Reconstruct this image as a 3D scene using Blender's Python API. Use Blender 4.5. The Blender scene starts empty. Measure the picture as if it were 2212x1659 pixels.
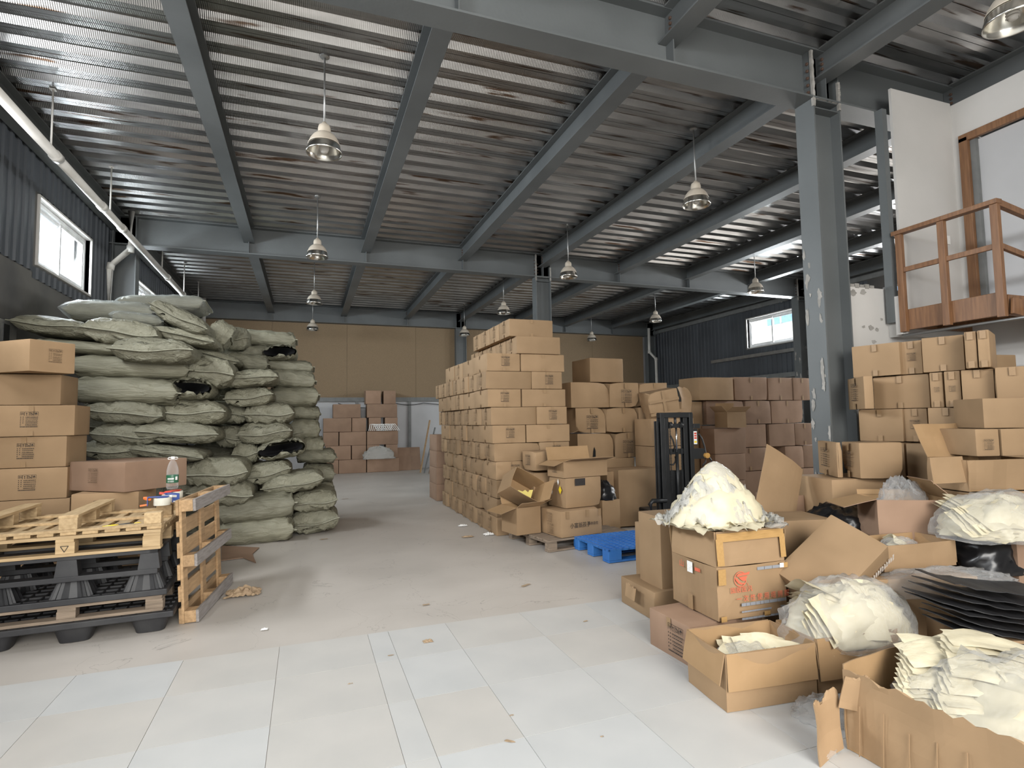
import bpy, bmesh, math, random
from mathutils import Vector, Matrix, noise
V = Vector
PI = math.pi
sc = bpy.context.scene
COL = sc.collection
# ------------------------------------------------------------------ camera
F, CX, CY = 1215.07, 1106.0, 829.5
YAW, PIT, ROL = math.radians(20.1064), math.radians(3.786), math.radians(-0.9663)
EYE = V((0, 0, 1.6))
fw = V((math.sin(YAW)*math.cos(PIT), math.cos(YAW)*math.cos(PIT), math.sin(PIT)))
rt0 = V((math.cos(YAW), -math.sin(YAW), 0)); up0 = rt0.cross(fw)
RT = rt0*math.cos(ROL)+up0*math.sin(ROL); UP = -rt0*math.sin(ROL)+up0*math.cos(ROL)
cam = bpy.data.objects.new('camera', bpy.data.cameras.new('camera'))
COL.objects.link(cam)
cam.matrix_world = Matrix(((RT.x, UP.x, -fw.x, EYE.x), (RT.y, UP.y, -fw.y, EYE.y), (RT.z, UP.z, -fw.z, EYE.z), (0, 0, 0, 1)))
cam.data.sensor_width = 36; cam.data.lens = F/2212*36; cam.data.clip_start = .05; cam.data.clip_end = 300
sc.camera = cam
# ------------------------------------------------------------------ light and exposure
sc.view_settings.view_transform = 'Standard'; sc.view_settings.look = 'None'
sc.view_settings.gamma = 1; sc.view_settings.use_curve_mapping = False
sc.view_settings.exposure = 0.35
w = bpy.data.worlds.new('sky'); sc.world = w; w.use_nodes = True
bg = w.node_tree.nodes['Background']; bg.inputs[0].default_value = (.90, .95, 1, 1); bg.inputs[1].default_value = 2.6

def area(name, loc, rot, sx, sy, power, color=(1, 1, 1)):
    L = bpy.data.lights.new(name, 'AREA'); L.shape = 'RECTANGLE'; L.size = sx; L.size_y = sy; L.energy = power; L.color = color
    o = bpy.data.objects.new(name, L); COL.objects.link(o); o.location = loc; o.rotation_euler = [math.radians(a) for a in rot]
    return o
# daylight of the loading door behind the camera, of the side door and of the high windows, some added unseen
area('door_daylight', (.7, -7.5, 5.4), (72, 0, 0), 7.0, 7.0, 1650, (1, .96, .895))
area('side_door_daylight', (13.2, 8.2, 1.6), (90, 0, 90), 4.0, 3.0, 130, (1, .96, .9))
for i, y in enumerate((.9, 5.55, 10.2, 14.85)):  # nearer two belong to no visible window, added to brighten the floor
    area('left_window_and_added_light', (-3.75, y, 4.3), (58, 0, -90), 1.8, .85, 240, (.93, .965, 1))
for i, y in enumerate((4.3, 8.95, 13.6)):  # first two are extra floor light from added, unseen windows
    area('right_window_and_added_light', (13.9, y, 4.33), (58, 0, 90), 1.8, .9, 270, (.96, .98, 1))

# ------------------------------------------------------------------ pixel (2212x1659) <-> place helpers
def ray(x, y): return RT*(x-CX) - UP*(y-CY) + fw*F
def atz(x, y, z): r = ray(x, y); return EYE + r*((z-EYE.z)/r.z)
def aty(x, y, Y): r = ray(x, y); return EYE + r*(Y/r.y)
def atx(x, y, X): r = ray(x, y); return EYE + r*(X/r.x)
def pj(P):
    d = V(P)-EYE; k = d.dot(fw); return (CX+F*d.dot(RT)/k, CY-F*d.dot(UP)/k)
def zc(P): return (V(P)-EYE).dot(fw)
def solve(fn, target, lo, hi, idx):
    fl = pj(fn(lo))[idx]-target
    for _ in range(44):
        m = (lo+hi)/2; fm = pj(fn(m))[idx]-target
        if (fm > 0) == (fl > 0): lo, fl = m, fm
        else: hi = m
    return (lo+hi)/2

# ------------------------------------------------------------------ materials
def nt(name):
    m = bpy.data.materials.new(name); m.use_nodes = True
    t = m.node_tree; return m, t, t.nodes['Principled BSDF']
def mat(name, c1, c2=None, rough=.6, metal=0, scale=6, bump=0, bscale=40, rnd=0, detail=4, stretch=(1, 1, 1), spec=.5, coord='Object', lo=.35, hi=.65):
    m, t, b = nt(name); N = t.nodes; L = t.links
    b.inputs['Roughness'].default_value = rough; b.inputs['Metallic'].default_value = metal
    b.inputs['Specular IOR Level'].default_value = spec
    tc = N.new('ShaderNodeTexCoord'); mp = N.new('ShaderNodeMapping'); mp.inputs['Scale'].default_value = stretch
    L.new(tc.outputs[coord], mp.inputs[0])
    c2 = c2 or tuple(x*.8 for x in c1)
    nz = N.new('ShaderNodeTexNoise'); nz.inputs['Scale'].default_value = scale; nz.inputs['Detail'].default_value = detail
    L.new(mp.outputs[0], nz.inputs['Vector'])
    rp = N.new('ShaderNodeValToRGB'); rp.color_ramp.elements[0].position = lo; rp.color_ramp.elements[1].position = hi
    rp.color_ramp.elements[0].color = (*c1, 1); rp.color_ramp.elements[1].color = (*c2, 1)
    L.new(nz.outputs[0], rp.inputs[0]); out = rp.outputs[0]
    if rnd:
        oi = N.new('ShaderNodeObjectInfo'); hs = N.new('ShaderNodeHueSaturation')
        mr = N.new('ShaderNodeMapRange'); mr.inputs[3].default_value = 1-rnd; mr.inputs[4].default_value = 1+rnd
        L.new(oi.outputs['Random'], mr.inputs[0]); L.new(mr.outputs[0], hs.inputs['Value']); L.new(out, hs.inputs['Color']); out = hs.outputs[0]
    L.new(out, b.inputs['Base Color'])
    if bump:
        n2 = N.new('ShaderNodeTexNoise'); n2.inputs['Scale'].default_value = bscale; n2.inputs['Detail'].default_value = 3
        L.new(mp.outputs[0], n2.inputs['Vector'])
        bp = N.new('ShaderNodeBump'); bp.inputs['Strength'].default_value = bump; bp.inputs['Distance'].default_value = .01
        L.new(n2.outputs[0], bp.inputs['Height']); L.new(bp.outputs[0], b.inputs['Normal'])
    m['bsdf'] = 1
    return m
M = {}
M['kraft'] = mat('kraft_card', (.315, .209, .118), (.270, .178, .099), .72, scale=2.5, bump=.10, bscale=9, rnd=.10, spec=.25)
M['brown'] = mat('brown_card', (.285, .185, .125), (.235, .150, .100), .72, scale=2.5, bump=.10, bscale=9, rnd=.12, spec=.25)
M['kraft_in'] = mat('kraft_inside', (.35, .225, .118), (.30, .19, .095), .8, scale=3, spec=.2)
M['tape'] = mat('packing_tape', (.30, .196, .106), (.265, .172, .092), .42, scale=8, spec=.3)
M['tape_gold'] = mat('gold_tape', (.42, .255, .10), (.36, .215, .08), .5, scale=8, spec=.25)
M['ink'] = mat('black_ink', (.045, .04, .038), rough=.8, spec=.1)
M['ink_fade'] = mat('faded_ink', (.14, .095, .06), rough=.8, spec=.1)
M['red_ink'] = mat('red_ink', (.62, .115, .06), (.55, .13, .07), rough=.7, scale=30)
M['blue_ink'] = mat('blue_ink', (.20, .235, .29), (.27, .255, .24), rough=.7, scale=30)
M['steel'] = mat('grey_paint', (.118, .126, .127), (.092, .099, .100), .48, scale=1.2, bump=.05, bscale=30)
M['steel_worn'] = mat('worn_grey_paint', (.124, .133, .134), (.098, .106, .107), .5, scale=1.0, bump=.08, bscale=30)
M['mortar'] = mat('white_mortar', (.34, .325, .30), (.22, .21, .19), .9, scale=9, bump=.3, bscale=30)
M['rust'] = mat('rusty_bolt', (.10, .055, .035), (.07, .045, .035), .8, scale=30)
M['lowwall'] = mat('stained_plaster', (.115, .108, .098), (.072, .070, .068), .85, scale=1.3, bump=.15, bscale=14, detail=8)
M['clad'] = mat('dark_cladding', (.072, .080, .090), (.055, .060, .068), .5, scale=1.5, stretch=(1, 1, .3), bump=.1, bscale=10)
M['white'] = mat('white_paint', (.54, .52, .495), (.49, .475, .45), .75, scale=1.1, bump=.04, bscale=18)
M['whitewall'] = mat('white_wall_panel', (.46, .46, .465), (.41, .41, .415), .6, scale=1.2)
M['board'] = mat('particle_board', (.235, .165, .095), (.20, .14, .080), .75, scale=60, bump=.08, bscale=90)
M['greyrail'] = mat('grey_channel', (.17, .175, .17), rough=.5)
M['wood_red'] = mat('stained_wood', (.215, .105, .046), (.15, .07, .031), .5, scale=3, stretch=(14, 14, 1.2), bump=.1, bscale=12)
M['wood_new'] = mat('pale_pine', (.48, .345, .19), (.37, .255, .13), .7, scale=3, stretch=(1.5, 16, 16), bump=.15, bscale=10, rnd=.12)
M['wood_old'] = mat('weathered_wood', (.26, .20, .145), (.17, .13, .095), .85, scale=3, stretch=(1.5, 14, 14), bump=.25, bscale=10, rnd=.15)
M['wood_mid'] = mat('brown_pallet_wood', (.42, .27, .14), (.30, .19, .095), .75, scale=3, stretch=(1.5, 14, 14), bump=.2, bscale=10, rnd=.15)
M['wood_grey'] = mat('grey_pallet_wood', (.28, .255, .24), (.20, .18, .165), .85, scale=4, stretch=(1.5, 14, 14), bump=.2, bscale=10)
M['blackpl'] = mat('black_plastic', (.016, .016, .018), (.034, .034, .035), .55, scale=5, bump=.1, bscale=25, lo=.45, hi=.75)
M['blackpl2'] = mat('black_film', (.006, .006, .007), (.009, .009, .010), .3, scale=5)
M['blue'] = mat('blue_plastic', (.028, .150, .46), (.045, .19, .52), .42, scale=5, bump=.15, bscale=20)
M['mast'] = mat('mast_black', (.010, .011, .012), (.016, .017, .018), .42, scale=4)
M['chrome'] = mat('chrome_rod', (.75, .75, .76), rough=.18, metal=1)
M['rubber'] = mat('black_rubber', (.02, .02, .02), rough=.55)
M['orange'] = mat('orange_plastic', (.80, .20, .05), rough=.4)
M['yellow'] = mat('yellow_plastic', (.85, .62, .03), rough=.4)
M['yellowpaper'] = mat('yellow_paper', (.80, .68, .22), (.76, .63, .18), .8, scale=4)
M['cream'] = mat('cream_sheet', (.62, .565, .415), (.565, .505, .355), .55, scale=5, bump=.15, bscale=22, rnd=.06)
M['pvc'] = mat('white_pvc', (.60, .58, .54), (.50, .48, .44), .4, scale=3, stretch=(1, 1, 1))
M['winframe'] = mat('white_window_frame', (.72, .72, .72), rough=.35)
M['lampshade'] = mat('lamp_enamel', (.50, .44, .36), (.44, .38, .31), .4, scale=6)
M['reflector'] = mat('lamp_reflector', (.80, .78, .72), rough=.22, metal=1)
M['bulb'] = mat('white_bulb', (.72, .70, .66), rough=.3)
M['green'] = mat('green_label', (.02, .11, .055), rough=.4)
M['whitepl'] = mat('white_plastic', (.80, .79, .76), rough=.4)
M['redpl'] = mat('red_plastic', (.62, .07, .04), rough=.4)
M['bluepl'] = mat('blue_tape_reel', (.05, .09, .30), rough=.4)
M['taperoll'] = mat('clear_tape_roll', (.72, .70, .60), rough=.25)
M['paper'] = mat('white_paper', (.8, .79, .76), rough=.8)
M['crumple'] = mat('crumpled_kraft', (.36, .26, .16), (.30, .21, .13), .8, scale=9)
M['alu'] = mat('dull_aluminium', (.40, .40, .39), rough=.4, metal=.8)
M['outwall'] = mat('neighbour_facade', (.75, .70, .60), (.70, .65, .55), .8, scale=1)
M['outglass'] = mat('neighbour_glass', (.25, .42, .60), rough=.2)
M['outroof'] = mat('neighbour_roof', (.10, .16, .30), (.07, .12, .24), .8, scale=1.5)

def sack_mat(name, a, b_, rough=.55):
    m = mat(name, a, b_, rough, scale=3.5, rnd=.12, spec=.35, detail=6)
    t = m.node_tree; N = t.nodes; L = t.links; b = N['Principled BSDF']
    tc = N.new('ShaderNodeTexCoord')
    n1 = N.new('ShaderNodeTexNoise'); n1.inputs['Scale'].default_value = 7; n1.inputs['Detail'].default_value = 5; n1.inputs['Distortion'].default_value = 1.6
    L.new(tc.outputs['Object'], n1.inputs['Vector'])
    bp = N.new('ShaderNodeBump'); bp.inputs['Strength'].default_value = .6; bp.inputs['Distance'].default_value = .04
    mpp = N.new('ShaderNodeMapping'); mpp.inputs['Scale'].default_value = (1.6, .5, 1); L.new(tc.outputs['Object'], mpp.inputs[0]); L.new(mpp.outputs[0], n1.inputs['Vector'])
    L.new(n1.outputs[0], bp.inputs['Height']); L.new(bp.outputs[0], b.inputs['Normal'])
    return m
M['sack'] = sack_mat('olive_woven_sack', (.225, .217, .158), (.172, .165, .118))
M['sackseam'] = mat('sack_seam', (.31, .302, .228), (.25, .243, .18), .7, scale=20)
M['sackdark'] = mat('sack_mouth_dark', (.012, .012, .013), rough=.5)  # near-black stands for shade and dark contents inside open mouths

def film_mat(name, alpha, tint=(.72, .73, .73), rough=.18):
    m, t, b = nt(name); N = t.nodes; L = t.links
    b.inputs['Base Color'].default_value = (*tint, 1); b.inputs['Roughness'].default_value = rough
    tr = N.new('ShaderNodeBsdfTransparent'); mx = N.new('ShaderNodeMixShader')
    tl = N.new('ShaderNodeBsdfTranslucent'); tl.inputs[0].default_value = (*tint, 1)
    m2 = N.new('ShaderNodeMixShader'); m2.inputs[0].default_value = .35
    L.new(b.outputs[0], m2.inputs[1]); L.new(tl.outputs[0], m2.inputs[2])
    lw = N.new('ShaderNodeLayerWeight'); lw.inputs[0].default_value = .3
    mr = N.new('ShaderNodeMapRange'); mr.inputs[3].default_value = alpha; mr.inputs[4].default_value = min(1, alpha+.35)
    L.new(lw.outputs['Facing'], mr.inputs[0])
    tc = N.new('ShaderNodeTexCoord'); nz = N.new('ShaderNodeTexNoise'); nz.inputs['Scale'].default_value = 16; nz.inputs['Detail'].default_value = 4; nz.inputs['Distortion'].default_value = 1.5
    L.new(tc.outputs['Object'], nz.inputs['Vector'])
    bp = N.new('ShaderNodeBump'); bp.inputs['Strength'].default_value = .7; bp.inputs['Distance'].default_value = .02
    L.new(nz.outputs[0], bp.inputs['Height']); L.new(bp.outputs[0], b.inputs['Normal'])
    L.new(mr.outputs[0], mx.inputs[0]); L.new(tr.outputs[0], mx.inputs[1]); L.new(m2.outputs[0], mx.inputs[2])
    L.new(mx.outputs[0], N['Material Output'].inputs[0])
    return m
M['film'] = film_mat('clear_plastic_film', .22)
M['film_haze'] = film_mat('hazy_plastic_film', .55, (.70, .69, .65))
M['film_sack'] = film_mat('dusty_plastic_wrap', .22, (.42, .44, .42))
def glass_mat():
    m, t, b = nt('window_glass'); N = t.nodes; L = t.links
    tr = N.new('ShaderNodeBsdfTransparent'); tr.inputs[0].default_value = (.93, .96, .97, 1)
    gl = N.new('ShaderNodeBsdfGlossy'); gl.inputs['Roughness'].default_value = .03
    mx = N.new('ShaderNodeMixShader'); fr = N.new('ShaderNodeFresnel'); fr.inputs[0].default_value = 1.3
    ge = N.new('ShaderNodeNewGeometry'); su = N.new('ShaderNodeMath'); su.operation = 'SUBTRACT'; su.inputs[0].default_value = 1; L.new(ge.outputs['Backfacing'], su.inputs[1])
    mu = N.new('ShaderNodeMath'); mu.operation = 'MULTIPLY'; L.new(fr.outputs[0], mu.inputs[0]); L.new(su.outputs[0], mu.inputs[1])
    L.new(mu.outputs[0], mx.inputs[0]); L.new(tr.outputs[0], mx.inputs[1]); L.new(gl.outputs[0], mx.inputs[2])
    L.new(mx.outputs[0], N['Material Output'].inputs[0]); return m
M['glass'] = glass_mat()

def floor_mat():
    m = mat('concrete_floor', (.52, .48, .435), (.445, .41, .37), .42, scale=.9, detail=8, spec=.5)
    t = m.node_tree; N = t.nodes; L = t.links; b = N['Principled BSDF']
    tc = N.new('ShaderNodeTexCoord')
    # thin cracks and scuffs
    vo = N.new('ShaderNodeTexNoise'); vo.inputs['Scale'].default_value = 1.1; vo.inputs['Detail'].default_value = 10; vo.inputs['Distortion'].default_value = .8
    L.new(tc.outputs['Object'], vo.inputs['Vector'])
    ma = N.new('ShaderNodeMath'); ma.operation = 'SUBTRACT'; ma.inputs[1].default_value = .5; L.new(vo.outputs[0], ma.inputs[0])
    ab = N.new('ShaderNodeMath'); ab.operation = 'ABSOLUTE'; L.new(ma.outputs[0], ab.inputs[0])
    lt = N.new('ShaderNodeMath'); lt.operation = 'LESS_THAN'; lt.inputs[1].default_value = .0012; L.new(ab.outputs[0], lt.inputs[0])
    mx = N.new('ShaderNodeMix'); mx.data_type = 'RGBA'; mx.inputs[7].default_value = (.22, .20, .18, 1)
    src = b.inputs['Base Color'].links[0].from_socket
    mu = N.new('ShaderNodeMath'); mu.operation = 'MULTIPLY'; mu.inputs[1].default_value = .55; L.new(lt.outputs[0], mu.inputs[0])
    L.new(mu.outputs[0], mx.inputs[0]); L.new(src, mx.inputs[6]); L.new(mx.outputs[2], b.inputs['Base Color'])
    return m
M['floor'] = floor_mat()
M['tile'] = mat('white_floor_tile', (.55, .54, .52), (.505, .50, .485), .38, scale=2.2, detail=8, rnd=.045, coord='Object')
def tint_tiles():
    t = M['tile'].node_tree; N = t.nodes; L = t.links; b = N['Principled BSDF']
    oi = N.new('ShaderNodeObjectInfo'); mx = N.new('ShaderNodeMix'); mx.data_type = 'RGBA'; mx.blend_type = 'MULTIPLY'; mx.inputs[0].default_value = 1
    rp = N.new('ShaderNodeValToRGB'); rp.color_ramp.elements[0].color = (1, .975, .94, 1); rp.color_ramp.elements[1].color = (.93, .96, .985, 1)
    src = b.inputs['Base Color'].links[0].from_socket
    L.new(oi.outputs['Random'], rp.inputs[0]); L.new(src, mx.inputs[6]); L.new(rp.outputs[0], mx.inputs[7]); L.new(mx.outputs[2], b.inputs['Base Color'])
tint_tiles()
def deck_mat():
    m = mat('galvanised_deck', (.46, .455, .45), (.32, .315, .31), .28, metal=.97, scale=2.0, stretch=(.6, 3, 3), detail=6)
    t = m.node_tree; N = t.nodes; L = t.links; b = N['Principled BSDF']
    tc = N.new('ShaderNodeTexCoord')
    mq = N.new('ShaderNodeMapping'); mq.inputs['Scale'].default_value = (.7, 14, 1); L.new(tc.outputs['Object'], mq.inputs[0])
    nq = N.new('ShaderNodeTexNoise'); nq.inputs['Scale'].default_value = 1.5; nq.inputs['Detail'].default_value = 7; L.new(mq.outputs[0], nq.inputs['Vector'])
    rq = N.new('ShaderNodeValToRGB'); rq.color_ramp.elements[0].position = .60; rq.color_ramp.elements[1].position = .67; L.new(nq.outputs[0], rq.inputs[0])
    mxq = N.new('ShaderNodeMix'); mxq.data_type = 'RGBA'; mxq.inputs[7].default_value = (.10, .065, .045, 1)
    src = b.inputs['Base Color'].links[0].from_socket
    L.new(rq.outputs[0], mxq.inputs[0]); L.new(src, mxq.inputs[6]); L.new(mxq.outputs[2], b.inputs['Base Color'])
    wv = N.new('ShaderNodeTexWave'); wv.inputs['Scale'].default_value = 17; wv.inputs['Distortion'].default_value = 0; wv.bands_direction = 'X'
    L.new(tc.outputs['Object'], wv.inputs['Vector'])
    bp = N.new('ShaderNodeBump'); bp.inputs['Strength'].default_value = .12; bp.inputs['Distance'].default_value = .02
    L.new(wv.outputs[0], bp.inputs['Height']); L.new(bp.outputs[0], b.inputs['Normal'])
    return m
M['deck'] = deck_mat()

# ------------------------------------------------------------------ mesh builder
class MB:
    def __init__(s): s.v = []; s.f = []; s.smooth = False
    def add(s, vs, fs):
        n = len(s.v); s.v += [tuple(v) for v in vs]; s.f += [tuple(i+n for i in f) for f in fs]; return s
    def box(s, a, b):
        x0, y0, z0 = a; x1, y1, z1 = b
        return s.add([(x0, y0, z0), (x1, y0, z0), (x1, y1, z0), (x0, y1, z0), (x0, y0, z1), (x1, y0, z1), (x1, y1, z1), (x0, y1, z1)],
                     [(3, 2, 1, 0), (4, 5, 6, 7), (0, 1, 5, 4), (1, 2, 6, 5), (2, 3, 7, 6), (3, 0, 4, 7)])
    def cbox(s, c, d): return s.box([c[i]-d[i]/2 for i in range(3)], [c[i]+d[i]/2 for i in range(3)])
    def bar(s, p, q, wd, th, up=(0, 0, 1)):
        p = V(p); q = V(q); d = (q-p).normalized(); u = V(up); sd = d.cross(u)
        if sd.length < 1e-5: sd = d.cross(V((1, 0, 0)))
        sd.normalize(); u = sd.cross(d); a = sd*wd/2; b = u*th/2
        vs = [p-a-b, p+a-b, p+a+b, p-a+b, q-a-b, q+a-b, q+a+b, q-a+b]
        return s.add(vs, [(3, 2, 1, 0), (4, 5, 6, 7), (0, 1, 5, 4), (1, 2, 6, 5), (2, 3, 7, 6), (3, 0, 4, 7)])
    def tube(s, pts, r, n=10, cap=True):
        pts = [V(p) for p in pts]; rings = []
        for i, p in enumerate(pts):
            d = (pts[min(i+1, len(pts)-1)]-pts[max(i-1, 0)]).normalized()
            a = d.cross(V((0, 0, 1)));
            if a.length < 1e-3: a = d.cross(V((1, 0, 0)))
            a.normalize(); b = d.cross(a); rr = r[i] if isinstance(r, (list, tuple)) else r
            rings.append([p+a*math.cos(2*PI*k/n)*rr+b*math.sin(2*PI*k/n)*rr for k in range(n)])
        vs = [v for R in rings for v in R]; fs = []
        for i in range(len(rings)-1):
            for k in range(n):
                fs.append((i*n+k, i*n+(k+1) % n, (i+1)*n+(k+1) % n, (i+1)*n+k))
        if cap: fs += [tuple(range(n))[::-1], tuple((len(rings)-1)*n+k for k in range(n))]
        return s.add(vs, fs)
    def lathe(s, prof, n=24, c=(0, 0, 0), a0=0, a1=2*PI):
        full = abs(a1-a0-2*PI) < 1e-6; m = n if full else n+1
        vs = [(c[0]+r*math.cos(a0+(a1-a0)*k/n), c[1]+r*math.sin(a0+(a1-a0)*k/n), c[2]+z) for r, z in prof for k in range(m)]
        fs = []
        for i in range(len(prof)-1):
            for k in range(n):
                k2 = (k+1) % m; fs.append((i*m+k, i*m+k2, (i+1)*m+k2, (i+1)*m+k))
        return s.add(vs, fs)
    def mesh(s, name, m, smooth=False):
        me = bpy.data.meshes.new(name); me.from_pydata(s.v, [], s.f)
        for x in (m if isinstance(m, (list, tuple)) else [m]): me.materials.append(x)
        if smooth: me.polygons.foreach_set('use_smooth', [True]*len(me.polygons))
        me.update(); return me
    def build(s, name, m, parent=None, smooth=False, bevel=0):
        o = bpy.data.objects.new(name, s.mesh(name, m, smooth)); COL.objects.link(o); o.parent = parent
        if bevel:
            b = o.modifiers.new('bevel', 'BEVEL'); b.width = bevel; b.segments = 2; b.limit_method = 'ANGLE'
        return o
def link(name, me, parent=None, loc=None, rot=None, scale=None):
    o = bpy.data.objects.new(name, me); COL.objects.link(o); o.parent = parent
    if loc: o.location = loc
    if rot: o.rotation_euler = rot
    if scale: o.scale = scale
    return o
def tag(o, label, cat=None, group=None, kind=None):
    if label: o['label'] = label
    if cat: o['category'] = cat
    if group: o['group'] = group
    if kind: o['kind'] = kind
    return o
def thing(name, label, cat, loc=(0, 0, 0), rz=0, group=None, rot=None):
    o = bpy.data.objects.new(name, None); COL.objects.link(o); o.location = loc
    o.rotation_euler = rot or (0, 0, rz); o.empty_display_size = .1
    return tag(o, label, cat, group)
def struct(o, label, cat='structure'): return tag(o, label, cat, None, 'structure')
#@@PART
# ================================================================== SETTING
XL, XR, YB, YF = -3.45, 13.6, 19.95, -3.35
DZ, GZ, BZ = 5.56, 5.0, 5.25
# floor with its field of white tiles
fl = MB().box((XL-.3, YF-.2, -.2), (XR+.3, YB+.3, -.004)).build('floor', M['floor'])
struct(fl, 'smooth worn concrete warehouse floor', 'floor')
xs = [-3.4, -2.62, -2.01, -1.39, -.78, -.17, .448, .60, 1.05, 1.68, 2.29, 2.90, 3.51, 4.12, 4.73, 5.34]
ys = [4.52, 3.962, 3.372, 2.77, 2.17, 1.57, .97, .37, -.23, -.83]
rng = random.Random(4)
tcache = {}
for j in range(len(ys)-1):
    for i in range(len(xs)-1):
        a, b = xs[i], xs[i+1]; c, d = ys[j+1], ys[j]; g = .0013
        k = (round(b-a, 3), round(d-c, 3))
        if k not in tcache:
            hx, hy = (b-a)/2-g, (d-c)/2-g
            mb = MB().box((-hx, -hy, -.003), (hx, hy, .006))
            tcache[k] = mb.mesh('tile', M['tile'])
        link('tile', tcache[k], fl, ((a+b)/2, (c+d)/2, -.004+rng.uniform(-.0002, .0002)))
ap = MB().box((-7, YF-12, -.25), (10, YF-.2, -.03)).build('outside_ground', mat('yard_concrete', (.5, .49, .46), rough=.9))
struct(ap, 'concrete yard outside the loading door', 'ground')
# ceiling slab with corrugated deck panels
ceil = MB().box((XL-.3, YF-.2, DZ+.09), (XR+.3, YB+.3, DZ+.3)).build('ceiling', M['steel'])
struct(ceil, 'upper floor slab on corrugated metal decking', 'ceiling')
BX = [-3.3, -1.1, 1.17, 3.3, 5.26, 7.35, 9.45, 11.55, 13.5]
GY = [-3.2, 4.445, 12.2, 19.75]
def deck(x0, x1, y0, y1):
    mb = MB(); p = .335; y = y0; pr = []
    while y < y1-.02:
        pr += [(y, .062), (y+.085, .062), (y+.135, 0), (y+.205, 0), (y+.205, .012), (y+.212, .012), (y+.212, 0), (y+.285, 0)]; y += p
    pr = [(yy, zz) for yy, zz in pr if yy <= y1]
    n = len(pr)
    vs = [(x0, yy, DZ+zz) for yy, zz in pr]+[(x1, yy, DZ+zz) for yy, zz in pr]
    return mb.add(vs, [(i, i+1, n+i+1, n+i) for i in range(n-1)])
for i in range(len(BX)-1):
    for j in range(3):
        deck(BX[i], BX[i+1], GY[j], GY[j+1]).build('deck_panel', M['deck'], ceil)
def hbeam(p, q, h, bw, tf=.016, tw=.012):
    """I section standing upright between two points given at the underside centre line"""
    mb = MB(); p = V(p); q = V(q); z = V((0, 0, 1))
    mb.bar(p+z*tf/2, q+z*tf/2, bw, tf); mb.bar(p+z*(h-tf/2), q+z*(h-tf/2), bw, tf); mb.bar(p+z*h/2, q+z*h/2, tw, h-2*tf)
    return mb
bolt_me = MB().lathe([(0, .02), (.014, .02), (.017, .014), (.017, 0)], 8).mesh('bolt', M['rust'])
def side_bolts(parent, x, y, z0, n, dz, axis, sgn):
    for k in range(n):
        r = (0, sgn*PI/2, 0) if axis == 'x' else (-sgn*PI/2, 0, 0)
        link('bolt', bolt_me, parent, (x, y, z0+k*dz), r)
beams = []
for i, x in enumerate(BX):
    for j in range(3):
        if i == 8 and j == 0: continue
        g = hbeam((x, GY[j]+.012, BZ), (x, GY[j+1]-.012, BZ), DZ-BZ, .20).build('ceiling_beam', M['steel'])
        struct(g, 'grey steel secondary beam under the metal decking', 'beam')
        if i in (3, 4, 5):
            sx = -1
            if j > 0: side_bolts(g, x-.007, GY[j]+.10, BZ+.06, 4, .055, 'x', -1)
            side_bolts(g, x-.007, GY[j+1]-.10, BZ+.06, 4, .055, 'x', -1)
for j, y in enumerate(GY[1:]):
    g = hbeam((XL, y, GZ), (XR, y, GZ), DZ-GZ, .26, .02, .014).build('main_girder', M['steel_worn'])
    struct(g, 'deep grey steel main girder spanning the hall', 'beam')
    for x in BX[1:-1]:
        for sgn in (-1, 1):
            MB().cbox((x, y+sgn*.065, GZ+.15), (.012, .115, .26)).build('stiffener_plate', M['steel'], g)
COLX = [-3.2, 5.26, 13.35]
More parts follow.
